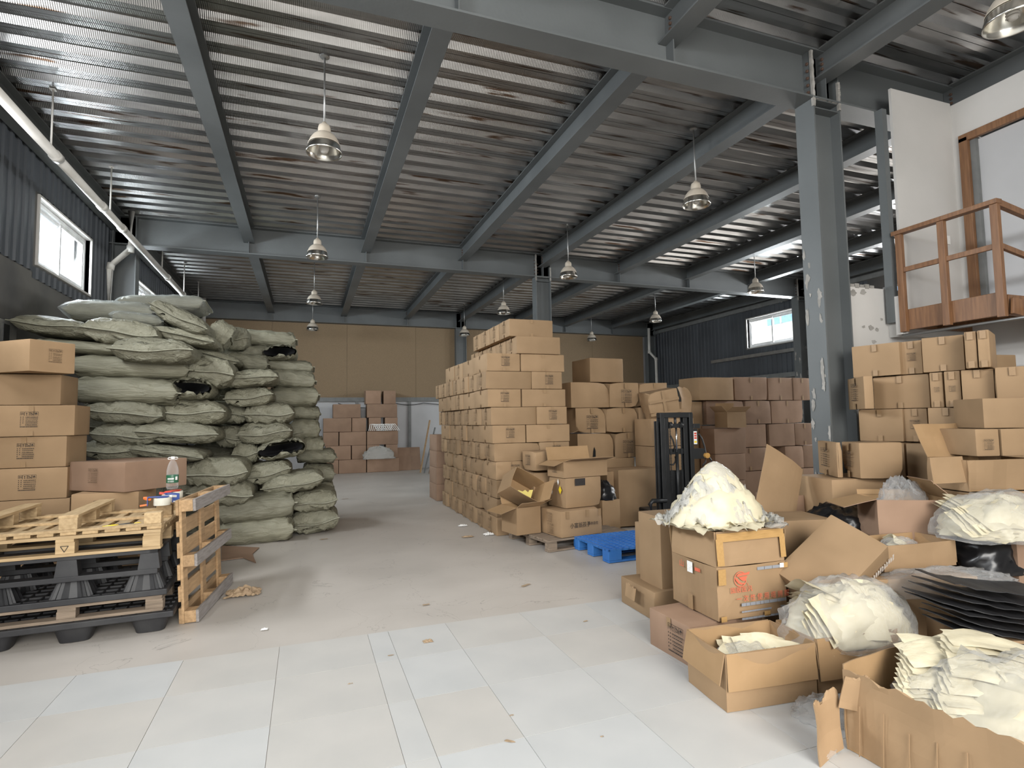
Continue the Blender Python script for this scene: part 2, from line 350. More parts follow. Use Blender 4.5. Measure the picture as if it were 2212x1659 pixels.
for cx in COLX:
    for j, y in enumerate(GY[1:]):
        mb = MB(); hw, hd = .193, .12; top = DZ-.01
        mb.box((cx-hw, y-hd, 0), (cx-hw+.018, y+hd, top)); mb.box((cx+hw-.018, y-hd, 0), (cx+hw, y+hd, top))
        mb.box((cx-hw+.018, y-.007, 0), (cx+hw-.018, y+.007, top))
        c = mb.build('steel_column', M['steel_worn']); struct(c, 'grey steel H column carrying the main girder', 'column')
        MB().box((cx-hw-.05, y-hd-.05, 0), (cx+hw+.05, y+hd+.05, .02)).build('base_plate', M['steel'], c)
        if cx > 0 and j < 2:
            mb = MB()
            mb.box((cx-hw+.018, y-hd+.01, GZ-.012), (cx+hw-.018, y-.008, GZ+.004)); mb.box((cx-hw+.018, y-hd+.01, GZ-.10), (cx+hw-.018, y-.008, GZ-.088))
            mb.build('stiffener_plate', M['steel'], c)
            # fireproof mortar ridges left along the flange edges
            rr = random.Random(7+j)
            for xx, zt, zb in ((cx-hw-.003, DZ-.03, GZ-.09), (cx+hw-.020, GZ+.24, GZ-.08)):
                m2 = MB(); n = 26; ring = []
                for k in range(n+1):
                    z = zt+(zb-zt)*k/n; wv = .010+.007*rr.random()
                    ring.append([(xx-wv*.3, y-hd-.004-rr.random()*.008, z), (xx+.020+wv*.5, y-hd-.004-rr.random()*.008, z), (xx+.020+wv*.5, y-hd+.02, z), (xx-wv*.3, y-hd+.02, z)])
                vs = [v for R in ring for v in R]; fs = []
                for k in range(n):
                    for q in range(4): fs.append((k*4+q, k*4+(q+1) % 4, k*4+4+(q+1) % 4, k*4+4+q))
                m2.add(vs, fs).build('mortar_ridge', M['mortar'], c)
            m2 = MB()
            for k in range(12):
                xa = cx-hw+.02+(2*hw-.04)*k/12; m2.cbox((xa+.016, y-hd+.004, GZ+.006+rr.uniform(-.004, .004)), (.036, .016, rr.uniform(.008, .02)))
            m2.build('mortar_ridge', M['mortar'], c)
            for k in range(26):
                z = .5+rr.random()*2.9; yy = (y-hd+.015+rr.random()*.05) if rr.random() < .6 else (y+hd-.02-rr.random()*.06); s = rr.uniform(.010, .026); el = rr.uniform(1.5, 4.5)
                mm = MB(); mm.add([(cx-hw-.0012-.0003*k, min(max(yy+s*math.cos(a*PI/7)*(.5+.8*rr.random()), y-hd+.002), y+hd-.002), z+s*el*math.sin(a*PI/7)*(.5+.8*rr.random())) for a in range(14)], [tuple(range(14))])
                mm.build('mortar_patch', M['mortar'], c)
            side_bolts(c, cx-.10, y-.007, GZ+.12, 4, .07, 'y', -1)
            side_bolts(c, cx-hw, y-.07, GZ+.08, 5, .08, 'x', -1)
# ---- walls
def wall_with_holes(name, X0, X1, zlo, zhi, y0, y1, holes, m):
    mb = MB(); hs = sorted(holes); y = y0
    for a, b, c, d in hs:
        mb.box((X0, y, zlo), (X1, a, zhi)); mb.box((X0, a, zlo), (X1, b, c)); mb.box((X0, a, d), (X1, b, zhi)); y = b
    mb.box((X0, y, zlo), (X1, y1, zhi)); return mb.build(name, m)
WL = [(-.05, 1.9, 3.84, 4.76), (4.58, 6.54, 3.84, 4.76), (9.22, 11.18, 3.84, 4.76), (13.85, 15.8, 3.84, 4.76)]  # first two openings lie out of view, added for the extra lights
wr = [(3.32, 5.25, 3.86, 4.80), (7.97, 9.9, 3.86, 4.80), (12.62, 14.55, 3.86, 4.80)]  # first two openings are unseen additions that let in more light
wl = wall_with_holes('wall_left', XL-.22, XL, 0, DZ+.1, YF, YB, WL, M['lowwall']); struct(wl, 'stained plaster left wall', 'wall')
def cladding(parent, X, sg, y0, y1, z0, z1):
    mb = MB(); pr = []; y = y0
    while y < y1-.001:
        for dy, dx in ((0, .004), (.10, .004), (.115, .03), (.16, .03), (.175, .004)):
            if y+dy <= y1: pr.append((y+dy, X+sg*dx))
        y += .19
    pr.append((y1, X+sg*.004)); n = len(pr)
    mb.add([(x, y, z0) for y, x in pr]+[(x, y, z1) for y, x in pr], [(i, i+1, n+i+1, n+i) for i in range(n-1)])
    return mb.build('wall_cladding', M['clad'], parent)
ycl = 7.9
for a, b, c, d in WL[2:]:
    cladding(wl, XL, 1, ycl, a-.1, 3.7, DZ-.05); cladding(wl, XL, 1, a-.1, b+.1, 3.62, c-.06); cladding(wl, XL, 1, a-.1, b+.1, d+.05, DZ-.05); ycl = b+.1
cladding(wl, XL, 1, ycl, YB, 3.7, DZ-.05)
wrr = wall_with_holes('wall_right', XR, XR+.22, 0, DZ+.1, YF, YB, sorted(wr), M['lowwall']); struct(wrr, 'dark clad right wall', 'wall')
cladding(wrr, XR, -1, 10.3, 12.5, 2.9, 5.1); cladding(wrr, XR, -1, 14.65, YB, 2.9, 5.1); cladding(wrr, XR, -1, 12.5, 14.65, 2.9, 3.8); cladding(wrr, XR, -1, 12.5, 14.65, 4.85, 5.1)
MB().box((XR-.10, 4.6, 5.08), (XR, YB, 5.2)).build('wall_rail', M['greyrail'], wrr)
MB().box((XR-.16, 11.2, 3.52), (XR, 16.2, 3.62)).build('wall_rail', M['alu'], wrr)
MB().box((XR-.12, 10.3, 2.78), (XR, YB, 2.92)).build('wall_rail', M['greyrail'], wrr)
wb = MB().box((XL-.2, YB, 0), (XR+.2, YB+.22, DZ+.1)).build('wall_back', M['whitewall']); struct(wb, 'white back wall under a brown board band', 'wall')
for k in range(7):
    x0 = XL+.02+k*2.36; x1 = min(x0+2.354, 13.1)
    MB().box((x0, YB-.06, 2.50), (x1, YB, GZ)).build('board_panel', M['board'], wb)
MB().box((XL, YB-.09, 2.36), (13.1, YB, 2.50)).build('wall_rail', M['greyrail'], wb)
for x in (-.9, 1.62, 3.42, 7.6, 9.9): MB().box((x-.05, YB-.07, 0), (x+.05, YB, 2.36)).build('wall_post', M['greyrail'], wb)
mb = MB(); mb.box((XL-.2, YF-.2, 0), (-2.9, YF, DZ+.1)); mb.box((3.8, YF-.2, 0), (XR, YF, DZ+.1)); mb.box((-2.9, YF-.2, 5.3), (3.8, YF, DZ+.1))
wf = mb.build('wall_front', M['white']); struct(wf, 'white front wall around the loading door', 'wall')
# ---- windows
def window(name, X, sg, y0, y1, z0, z1, label):
    t = thing(name, label, 'window', (X, (y0+y1)/2, z0)); t['kind'] = 'structure'
    hy = (y1-y0)/2; h = z1-z0; fr = .06; d0, d1 = (-.16*sg, -.06*sg); a, b = min(d0, d1), max(d0, d1)
    mb = MB()
    mb.box((a, -hy, 0), (b, hy, fr)); mb.box((a, -hy, h-fr), (b, hy, h)); mb.box((a, -hy, fr), (b, -hy+fr, h-fr)); mb.box((a, hy-fr, fr), (b, hy, h-fr))
    mb.build('window_frame', M['winframe'], t, bevel=.004)
    mb = MB(); s0, s1 = sorted((-.06*sg, .03*sg))
    mb.box((s0, -hy-.03, -.03), (s1, hy+.03, 0)); mb.box((s0, -hy-.03, h), (s1, hy+.03, h+.03)); mb.box((s0, hy, 0), (s1, hy+.03, h)); mb.box((s0, -hy-.03, 0), (s1, -hy, h))
    mb.build('window_reveal', M['white'], t)
    for q, (ya, yb, dx) in enumerate(((-hy+fr, .03, -.115*sg), (-.03, hy-fr, -.085*sg))):
        mb = MB(); sw = .05; xa, xb = dx-.014, dx+.014; za, zb = fr, h-fr
        mb.box((xa, ya, za), (xb, yb, za+sw)); mb.box((xa, ya, zb-sw), (xb, yb, zb)); mb.box((xa, ya, za+sw), (xb, ya+sw, zb-sw)); mb.box((xa, yb-sw, za+sw), (xb, yb, zb-sw))
        s = mb.build('window_sash', M['winframe'], t)
        MB().box((dx-.003, ya+sw, za+sw), (dx+.003, yb-sw, zb-sw)).build('window_pane', M['glass'], s)
    return t
window('window_1', XL, 1, *WL[2], 'white two-pane sliding window high in the left wall above the sacks')
window('window_2', XL, 1, *WL[3], 'second left wall window, half hidden behind the drain pipe')
window('window_3', XR, -1, *wr[2], 'white sliding window in the far right wall')
# outside the windows
nb = thing('neighbour_building', 'pale building seen through the right wall window', 'building', (24, 21, 0))
nb['kind'] = 'structure'
MB().box((-3, -9, 0), (5, 12, 13)).build('facade', M['outwall'], nb)
for k in range(3):
    for q in range(6):
        f = MB().box((-3.06, -7.6+q*3.0, 3.0+k*3.0), (-2.94, -5.9+q*3.0, 4.7+k*3.0)).build('window', M['outglass'], nb)
        MB().box((-3.09, -6.79+q*3.0, 3.0+k*3.0), (-3.0, -6.71+q*3.0, 4.7+k*3.0)).build('mullion', M['winframe'], f)
mb = MB(); rr = random.Random(3); pts = [(5+k*.35, 4.05+.30*noise.noise(V((k*.5, 3, 1)))+.25*(k < 16)) for k in range(60)]
n = len(pts)
mb.add([(-6.5, y, 0) for y, z in pts]+[(-6.5, y, z) for y, z in pts]+[(-8.0, y, 0) for y, z in pts]+[(-8.0, y, z+.1) for y, z in pts],
       [(i+1, i, n+i, n+i+1) for i in range(n-1)]+[(n+i+1, n+i, 3*n+i, 3*n+i+1) for i in range(n-1)]+[(2*n+i, 2*n+i+1, 3*n+i+1, 3*n+i) for i in range(n-1)])
tag(mb.build('outside_hedge', M['outroof']), 'dark ragged hedge outside the left window', 'hedge')
# ---- mezzanine room on the right
PX, WX, PY = 6.05, 7.05, 4.22
mb = MB(); mb.box((PX+.02, PY-.03, 2.55), (WX, PY+.0, 5.22)); mb.box((5.47, 4.36, 0), (WX, 4.44, aty(1890, 623, 4.36).z)); mb.box((PX+.0, PY+.0, 2.45), (WX, 4.36, 2.60))
struct(mb.build('wall_partition', M['white']), 'white partition wall below and beside the raised landing', 'wall')
DY0, DY1, DTOP, FLZ = 2.35, 4.07, 4.72, 2.78
mb = MB(); mb.box((WX, DY1+.05, 0), (WX+.1, 4.44, 5.19)); mb.box((WX, 1.2, DTOP+.05), (WX+.1, DY1+.05, 5.19)); mb.box((WX, 1.2, 0), (WX+.1, DY1+.05, FLZ-.02)); mb.box((WX, 1.2, FLZ-.02), (WX+.1, DY0-.05, DTOP+.05))
struct(mb.build('wall_mezzanine', M['white']), 'white wall of the raised room with a timber doorway', 'wall')
d = thing('door_1', 'wood framed doorway of the raised room', 'door', (WX, 0, FLZ)); d['kind'] = 'structure'
hd = DTOP-FLZ
for y in (DY1, DY0): MB().cbox((-.005, y, hd/2), (.05, .09, hd+.05)).build('door_jamb', M['wood_red'], d, bevel=.004)
MB().cbox((-.005, (DY0+DY1)/2, hd+.02), (.05, DY1-DY0+.09, .085)).build('door_head', M['wood_red'], d, bevel=.004)
MB().box((.07, DY0+.05, 0), (.11, DY1-.10, hd-.02)).build('door_leaf', M['whitewall'], d)
MB().box((.02, DY1-.10, 0), (.11, DY1-.04, hd)).build('door_stop', M['greyrail'], d)
rr = random.Random(12); wp_ = bpy.data.objects['wall_partition']
for px, py, s_ in ((1882, 708, .05), (1866, 706, .03), (1888, 738, .04), (1905, 690, .03), (1895, 712, .035), (1843, 632, .06), (1865, 631, .05), (1950, 712, .04)):
    P = aty(px, py, 4.355); MB().add([(P.x+s_*math.cos(a*PI/6)*(.5+.7*rr.random()), 4.356, P.z+s_*.6*math.sin(a*PI/6)*(.5+.7*rr.random())) for a in range(12)], [tuple(range(12))]).build('plaster_chip', M['mortar'], wp_)
mb = MB(); zt_ = aty(1890, 623, 4.36).z
for k in range(5): mb.cbox((5.52+k*.075, 4.38, zt_+.012), (.06, .05, .03+.02*(k % 2)))
mb.build('broken_edge', M['mortar'], wp_)
ld = thing('wooden_landing', 'brown timber landing with open railing outside the raised doorway', 'landing', (0, 0, 0))
LT = 2.70; y0, y1 = 3.27, 4.17
for k in range(8):
    xa = PX+.01+k*.123; MB().box((xa, y0, LT-.03), (xa+.119, y1, LT)).build('floor_plank', M['wood_red'], ld)
MB().box((PX-.03, y0, LT-.20), (PX+.01, y1, LT+.02)).build('edge_beam', M['wood_red'], ld, bevel=.004)
MB().box((PX+.012, y0-.04, LT-.20), (WX-.005, y0, LT-.01)).build('edge_beam', M['wood_red'], ld, bevel=.004)
MB().box((PX+.42, y0+.001, LT-.18), (PX+.48, y1, LT-.031)).build('joist', M['wood_red'], ld)
MB().box((PX+.012, y1-.05, LT-.18), (WX-.005, y1, LT-.031)).build('joist', M['wood_red'], ld)
RZ = 3.545
for y in (y1-.02, y0+.45, y0-.02): MB().cbox((PX-.055, y, (LT-.22+RZ)/2), (.05, .065, RZ-LT+.22)).build('railing_post', M['wood_red'], ld, bevel=.003)
MB().cbox((PX-.055, (y0+y1)/2-.01, RZ+.012), (.085, y1-y0+.10, .045)).build('hand_rail', M['wood_red'], ld, bevel=.004)
MB().cbox((PX-.055, (y0+y1)/2-.01, RZ-.40), (.03, y1-y0, .05)).build('middle_rail', M['wood_red'], ld, bevel=.003)
MB().bar((PX-.05, y0-.03, RZ+.005), (WX+.3, y0-.03, RZ-.22), .05, .06).build('hand_rail', M['wood_red'], ld, bevel=.003)
MB().bar((PX-.05, y0-.03, RZ-.40), (WX+.3, y0-.03, RZ-.63), .035, .05).build('middle_rail', M['wood_red'], ld, bevel=.003)
MB().bar((PX+.0, y0-.07, LT-.12), (WX+.4, y0-.07, LT-.30), .03, .15).build('stair_stringer', M['wood_red'], ld, bevel=.003)
for k in range(2): MB().box((PX+.16+k*.3, y0-.36, LT-.16-k*.16), (PX+.45+k*.3, y0-.09, LT-.13-k*.16)).build('stair_tread', M['wood_red'], ld, bevel=.003)
o = MB().box((PX-.06, PY-.05, LT-.24), (PX+.02, PY+.02, LT+.18)).build('edge_plank', M['white'], ld)
mb = MB().tube([(PX-.02, 4.2, 2.45), (PX-.02, 1.9, 2.45)], .016, 8)
tag(mb.build('conduit_pipe', M['alu'], smooth=True), 'thin metal conduit running under the wooden landing', 'pipe')
MB().box((5.98, 4.24, 2.6), (6.05, 4.33, GZ)).build('trim_1', M['steel_worn'])
struct(bpy.data.objects['trim_1'], 'grey steel post beside the white panel', 'post')
mb = MB(); mb.box((-.03, -.012, 0), (.03, .0, .10)); mb.box((-.022, -.016, .04), (.022, -.012, .06))
t = mb.build('light_switch', M['whitepl']); t.location = (6.84, PY-.031, 3.52); tag(t, 'small white light switch on the tall white panel', 'switch')
# ---- drain pipes
p = thing('drain_pipe', 'long white drain pipe slung under the ceiling along the left wall', 'pipe')
PXp = -2.80; za, zb = 4.83, 4.76
MB().tube([(PXp, 5.0, za), (PXp, 17.5, zb)], .055, 14).build('pipe_run', M['pvc'], p, smooth=True)
for y in (6.3, 7.9, 9.5, 10.45, 13.6, 15.2): MB().tube([(PXp, y-.06, za-(y-5)*.0056), (PXp, y+.06, za-(y-5)*.0056)], .066, 14).build('pipe_coupling', M['pvc'], p, smooth=True)
for y in (7.75, 9.85, 13.1, 15.3, 17.2):
    h = MB().tube([(PXp, y, 4.84), (PXp, y, DZ+.01)], .011, 8).build('hanger_rod', M['pvc'], p, smooth=True)
    MB().cbox((PXp, y, DZ-.012), (.06, .06, .012)).build('hanger_plate', M['pvc'], h)
def downpipe(label, pts, r):
    t = thing('down_pipe', label, 'pipe')
    MB().tube(pts, r, 12).build('pipe_run', M['pvc'], t, smooth=True)
    for q in pts[1:-1]: MB().tube([V(q)-(V(q)-V(pts[0])).normalized()*.06, V(q)+V((0, 0, -.06))], r*1.15, 12).build('pipe_elbow', M['pvc'], t, smooth=True)
downpipe('white bent down pipe beside the left wall column', [(-3.04, 11.85, DZ), (-3.04, 11.85, 4.85), (-3.33, 11.80, 4.50), (-3.33, 11.80, 2.2)], .055)
downpipe('white down pipe in the far left corner of the hall', [(-3.0, 19.4, DZ), (-3.0, 19.4, 3.2)], .06)
downpipe('white kinked down pipe in the far right corner of the hall', [(13.0, 19.3, DZ-.3), (13.0, 19.3, 4.3), (13.2, 19.15, 4.0), (13.2, 19.15, .02)], .06)
# sagging cable on the back wall
pts = []
xs_ = [1.0, 2.9, 3.9, 5.9]; yc = YB-.12
for i in range(3):
    for k in range(10):
        u = k/10; x = xs_[i]+(xs_[i+1]-xs_[i])*u; pts.append((x, yc, 2.30-.16*4*u*(1-u)*(1 if i == 0 else .4)))
tag(MB().tube(pts, .012, 6).build('black_cable', M['rubber'], smooth=True), 'black cable sagging across the white back wall', 'cable')
# ---- pendant lamps
def lamp_meshes():
    r = {}
    r['rod'] = MB().tube([(0, 0, .34), (0, 0, 1.07)], .009, 8).mesh('rod', M['alu'], True)
    r['ceiling_plate'] = MB().lathe([(0, 1.085), (.05, 1.085), (.05, 1.07), (.02, 1.06), (0, 1.06)], 14).mesh('plate', M['alu'])
    r['socket'] = MB().lathe([(0, .345), (.02, .345), (.035, .32), (.058, .305), (.066, .27), (.066, .225), (.07, .215)], 20).mesh('socket', M['lampshade'], True)
    r['shade'] = MB().lathe([(.066, .22), (.085, .215), (.118, .185), (.145, .145), (.160, .105), (.165, .098), (.162, .095)], 32).mesh('shade', M['lampshade'], True)
    r['reflector'] = MB().lathe([(.158, .095), (.166, .07), (.182, .02), (.184, 0), (.176, .004), (.160, .06), (.13, .14), (.06, .21)], 32).mesh('reflector', M['reflector'], True)
    r['slot'] = None
    b = MB(); b.lathe([(0, .02), (.035, .028), (.052, .06), (.05, .10), (.03, .14), (.028, .2)], 18); r['bulb'] = b.mesh('bulb', M['bulb'], True)
    b = MB(); b.lathe([(.028, .2), (.03, .17), (.03, .15)], 12)
    for k in range(5): b.lathe([(.034, .035+k*.024), (.044, .045+k*.024), (.034, .055+k*.024)], 14)
    b.lathe([(0, .03), (.03, .03), (.03, .15)], 12); r['spiral'] = b.mesh('bulb', M['bulb'], True)
    return r
LM = lamp_meshes()
lampspots = [(.16, 6.14, 'globe', 'nearest pendant lamp on the left, over the aisle'), (.16, 10.12, 'spiral', 'second pendant lamp back along the aisle'),
             (.16, 14.1, 'spiral', 'third pendant lamp back along the aisle'), (.16, 18.1, 'spiral', 'farthest aisle pendant lamp, against the brown board'),
             (4.9, 2.45, 'spiral', 'cut-off pendant lamp in the top corner above the landing'), (4.96, 6.14, 'spiral', 'large pendant lamp hanging left of the near column'),
             (4.96, 10.12, 'spiral', 'pendant lamp hanging right of the middle column'), (4.96, 14.1, 'spiral', 'pendant lamp just left of the middle column'),
             (4.96, 18.1, 'spiral', 'farthest lamp in front of the back wall column'), (9.75, 10.12, 'spiral', 'pendant lamp above the far right window'),
             (9.75, 14.1, 'spiral', 'pendant lamp beside the right corner down pipe'), (9.75, 18.1, 'spiral', 'small far lamp before the right stretch of brown board')]
for x, y, kind, lab in lampspots:
    t = thing('pendant_lamp', lab, 'lamp', (x, y, DZ-1.08), 0, 'metal pendant lamps hanging from the ceiling')
    for k in ('rod', 'ceiling_plate', 'socket', 'shade', 'reflector'): link(k, LM[k], t)
    link('bulb', LM['bulb'] if kind == 'globe' else LM['spiral'], t, (0, 0, -.012 if kind == 'globe' else 0))
#@@PART
# ================================================================== CARTONS
GRID = [-1, -.96, -.5, 0, .5, .96, 1]
def carton_mesh(w, d, h, seed, bulge=.008, dent=.0, m=None):
    r = random.Random(seed); n = len(GRID); idx = {}; vs = []; fs = []
    fb = {}
    for ax in range(3):
        for s in (-1, 1): fb[(ax, s)] = bulge*(r.uniform(-.6, 1.0) if ax < 2 else r.uniform(-.9, .2))
    dents = [(V((r.choice((-1, 1)), r.choice((-1, 1)), r.choice((-1, 1)))), r.uniform(.4, 1)) for _ in range(3)] if dent else []
    off = V((r.random()*50, r.random()*50, r.random()*50)); half = V((w/2, d/2, h/2))
    def vert(c):
        k = tuple(c)
        if k in idx: return idx[k]
        p = V([math.copysign(1-.009/(dm/2), q) if abs(q) == .96 else q for q, dm in zip(c, (w, d, h))]); p = V((p.x*w/2, p.y*d/2, p.z*h/2))
        ones = [a for a in range(3) if abs(c[a]) == 1]
        if len(ones) == 1:
            a = ones[0]; o = [c[b] for b in range(3) if b != a]
            p[a] += c[a]*fb[(a, int(c[a]))]*(1-o[0]**2)*(1-o[1]**2)+c[a]*noise.noise(p*4+off)*bulge*.35*(1-o[0]**2)*(1-o[1]**2)
        else:
            for a in ones: p[a] -= c[a]*(.0016 if len(ones) == 2 else .003)
            p += noise.noise_vector(p*3+off)*bulge*.25
        for q, amt in dents:
            t = max(0, 1-(V(c)-q).length/.85)
            if t > 0:
                for a in range(3): p[a] -= q[a]*amt*dent*.7*t*t*(1 if a != 2 else .6)
        idx[k] = len(vs); vs.append((p.x, p.y, p.z+h/2)); return idx[k]
    for a in range(3):
        b, c = [(1, 2), (2, 0), (0, 1)][a]
        for s in (-1, 1):
            for i in range(n-1):
                for j in range(n-1):
                    q = []
                    for di, dj in ((0, 0), (1, 0), (1, 1), (0, 1)):
                        k = [0, 0, 0]; k[a] = s; k[b] = GRID[i+di]; k[c] = GRID[j+dj]; q.append(vert(k))
                    fs.append(tuple(q if s > 0 else q[::-1]))
    me = bpy.data.meshes.new('carton'); me.from_pydata(vs, [], fs); me.materials.append(m or M['kraft'])
    me.polygons.foreach_set('use_smooth', [True]*len(me.polygons)); me.update(); me.set_sharp_from_angle(angle=.6); return me
def ink_block(seed):
    """packing mark: a framed row of handling symbols over short lines of print (x right, z up, unit wide)"""
    r = random.Random(seed); mb = MB()
    def q(x0, z0, x1, z1): mb.add([(x0, 0, z0), (x1, 0, z0), (x1, 0, z1), (x0, 0, z1)], [(0, 1, 2, 3)])
    def ln(a, b, t=.016):
        a = V((a[0], 0, a[1])); b = V((b[0], 0, b[1])); d = (b-a).normalized(); s = V((-d.z, 0, d.x))*t/2
        mb.add([a-s, b-s, b+s, a+s], [(0, 1, 2, 3)])
    for x0, x1 in ((-.5, -.30), (-.27, -.02), (.02, .25), (.27, .5)):
        ln((x0, .62), (x1, .62)); ln((x0, .36), (x0, .62)); ln((x1, .36), (x1, .62))
    mb.add([(-.19, 0, .55), (-.10, 0, .55), (-.145, 0, .44)], [(2, 1, 0)]); q(-.155, .39, -.135, .46); q(-.19, .375, -.10, .392)
    mb.add([(.30, 0, .48), (.47, 0, .48), (.385, 0, .58)], [(0, 1, 2)]); q(.345, .38, .365, .48); q(.40, .38, .42, .48)
    ln((.05, .55), (.22, .44), .04); ln((.05, .42), (.20, .40), .03)
    q(-.46, .40, -.44, .58); q(-.40, .40, -.38, .58); q(-.36, .46, -.33, .52)
    z = .26
    for k in range(5):
        q(-.5, z-.028, -.45, z+.028)
        if k < 4: q(-.36, z-.028, -.31, z+.028)
        x = -.2
        while x < .46:
            L = r.uniform(.02, .08); q(x, z-.02, min(x+L, .5), z+.02); x += L+r.uniform(.012, .03)
        if k != 1: ln((-.22, z-.055), (.5, z-.055), .009)
        z -= .135
    x = -.5
    while x < .45:
        L = r.uniform(.03, .07); q(x, z-.03, x+L, z+.03); x += L+.022
    return mb.mesh('printed_mark', M['ink'])
INK = [ink_block(s) for s in (1, 2, 3)]
INKF = INK[0].copy(); INKF.materials.clear(); INKF.materials.append(M['ink_fade'])
def text_mesh(body, m, size=1.0):
    cu = bpy.data.curves.new('txt', 'FONT'); cu.body = body; cu.size = size; cu.align_x = 'CENTER'; cu.align_y = 'CENTER'; cu.resolution_u = 2
    o = bpy.data.objects.new('txt', cu); COL.objects.link(o); bpy.context.view_layer.update()
    me = bpy.data.meshes.new_from_object(o.evaluated_get(bpy.context.evaluated_depsgraph_get())); bpy.data.objects.remove(o)
    for v in me.vertices: v.co = (v.co.x, 0, v.co.y)
    me.materials.clear(); me.materials.append(m); return me
FACE = {'-y': ((0, -1, 0), 0), '+y': ((0, 1, 0), PI), '-x': ((-1, 0, 0), -PI/2), '+x': ((1, 0, 0), PI/2)}
def put_on(parent, me, name, face, w, d, h, u, z, sx, sz=None, eps=.012, roll=0):
    """hang a flat print (drawn in local XZ, facing -Y) on a side of a box of size w,d,h"""
    (nx, ny, _), a = FACE[face]; ln = {'-y': w, '+y': w, '-x': d, '+x': d}[face]
    base = V((nx*(w/2+eps), ny*(d/2+eps), z)); rx = V((math.cos(a), math.sin(a), 0))
    o = link(name, me, parent, base+rx*u*ln, (0, 0, a), (sx, 1, sz or sx))
    if name == 'lettering': o['kind'] = 'stuff'
    if roll: o.rotation_euler = (Matrix.Rotation(a, 3, 'Z') @ Matrix.Rotation(roll, 3, 'Y')).to_euler()
    return o
def strip_mesh(w, h):
    return MB().add([(-w/2, 0, -h/2), (w/2, 0, -h/2), (w/2, 0, h/2), (-w/2, 0, h/2)], [(0, 1, 2, 3)]).mesh('tape', M['tape'])
STRIP = strip_mesh(1, 1)
STRIPG = STRIP.copy(); STRIPG.materials.clear(); STRIPG.materials.append(M['tape_gold'])
def tape_over(parent, w, d, h, axis, drop=.07, tw=.055, eps=.0025):
    """one strip of packing tape along the top seam, folded down both ends"""
    mb = MB(); e = eps
    if axis == 'x': L = w/2; pts = [(-L-e*3, h-drop), (-L-e*3, h+e*.2), (-L*.5, h+e), (0, h+e), (L*.5, h+e), (L+e*3, h+e*.2), (L+e*3, h-drop)]
    else: L = d/2; pts = [(-L-e*3, h-drop), (-L-e*3, h+e*.2), (-L*.5, h+e), (0, h+e), (L*.5, h+e), (L+e*3, h+e*.2), (L+e*3, h-drop)]
    n = len(pts)
    if axis == 'x': vs = [(p, -tw/2, z) for p, z in pts]+[(p, tw/2, z) for p, z in pts]; fs = [(i, i+1, n+i+1, n+i) for i in range(n-1)]
    else: vs = [(tw/2, p, z) for p, z in pts]+[(-tw/2, p, z) for p, z in pts]; fs = [(i, i+1, n+i+1, n+i) for i in range(n-1)]
    return mb.add(vs, fs).build('tape', M['tape'], parent)
NSEED = [100]
def carton(label, w, d, h, loc, rz=0, group=None, m='kraft', bulge=.008, dent=0, mark=None, tape=None, rot=None, simple=False, mz=.5, ms=None, name='carton', tapeface=None, fade=False):
    """loc = centre of the underside. mark/tapeface = faces that carry print / a vertical tape tail"""
    NSEED[0] += 1; sd = NSEED[0]
    me = carton_mesh(w, d, h, sd, bulge, dent, M[m])
    if simple:
        o = link(name, me, None, loc, rot or (0, 0, rz)); return tag(o, label, 'carton', group)
    t = thing(name, label, 'carton', loc, rz, group, rot)
    link('carton_body', me, t)
    if tape: tape_over(t, w, d, h, tape, drop=min(.08, h*.3), tw=min(.06, .2*min(w, d)))
    e = .0025+max(0, bulge)*1.25
    for f in (mark or ''). split():
        s = ms or min(.20, .42*({'-y': w, '+y': w, '-x': d, '+x': d}[f]), .5*h)
        put_on(t, INKF if fade else INK[sd % 3], 'printed_mark', f, w, d, h, random.Random(sd).uniform(-.06, .06), h*mz, s, eps=e)
    for f in (tapeface or '').split():
        put_on(t, STRIP, 'tape', f, w, d, h, 0, h*.88, .042, h*.22, eps=e*.9)
        put_on(t, STRIP, 'tape', f, w, d, h, 0, h*.10, .042, h*.18, eps=e*.9)
    return t
def face_box(label, x0, x1, yt, yb, Y=None, z0=None, yaw=0, D=.5, h=None, X=None, **k):
    """carton whose visible front starts at the pixel (x0,yb): depth from Y (or from the height z0 it stands at)"""
    P = aty(x0, yb, Y) if Y is not None else (atx(x0, yb, X) if X is not None else atz(x0, yb, z0))
    if z0 is not None: P = V((P.x, P.y, z0))
    a = math.radians(yaw); r = V((math.cos(a), math.sin(a), 0)); d = V((-math.sin(a), math.cos(a), 0))
    W = solve(lambda s: P+r*s, x1, .02, 3, 0)
    if h is None: h = solve(lambda s: P+V((0, 0, s)), yt, .02, 3, 1)
    c = P+r*W/2+d*D/2
    return carton(label, W, D, h, c, a, **k)
def corner_box(label, xc, yb, yt, xl, xr, Y=None, z0=None, yaw=0, D=None, W=None, h=None, side='R', make=None, **k):
    """carton given by its nearest upright edge: side R = the -x and -y faces show, side L = the -y and +x faces"""
    P = aty(xc, yb, Y) if Y is not None else atz(xc, yb, z0)
    if z0 is not None: P = V((P.x, P.y, z0))
    a = math.radians(yaw); r = V((math.cos(a), math.sin(a), 0)); d = V((-math.sin(a), math.cos(a), 0))
    if h is None: h = solve(lambda s: P+V((0, 0, s)), yt, .02, 3, 1)
    if side == 'R':
        if W is None: W = solve(lambda s: P+r*s, xr, .02, 3, 0)
        if D is None: D = solve(lambda s: P+d*s, xl, .02, 3, 0)
        c = P+r*W/2+d*D/2
    else:
        if W is None: W = solve(lambda s: P-r*s, xl, .02, 3, 0)
        if D is None: D = solve(lambda s: P+d*s, xr, .02, 3, 0)
        c = P-r*W/2+d*D/2
    return (make or carton)(label, W, D, h, c, a, **k)
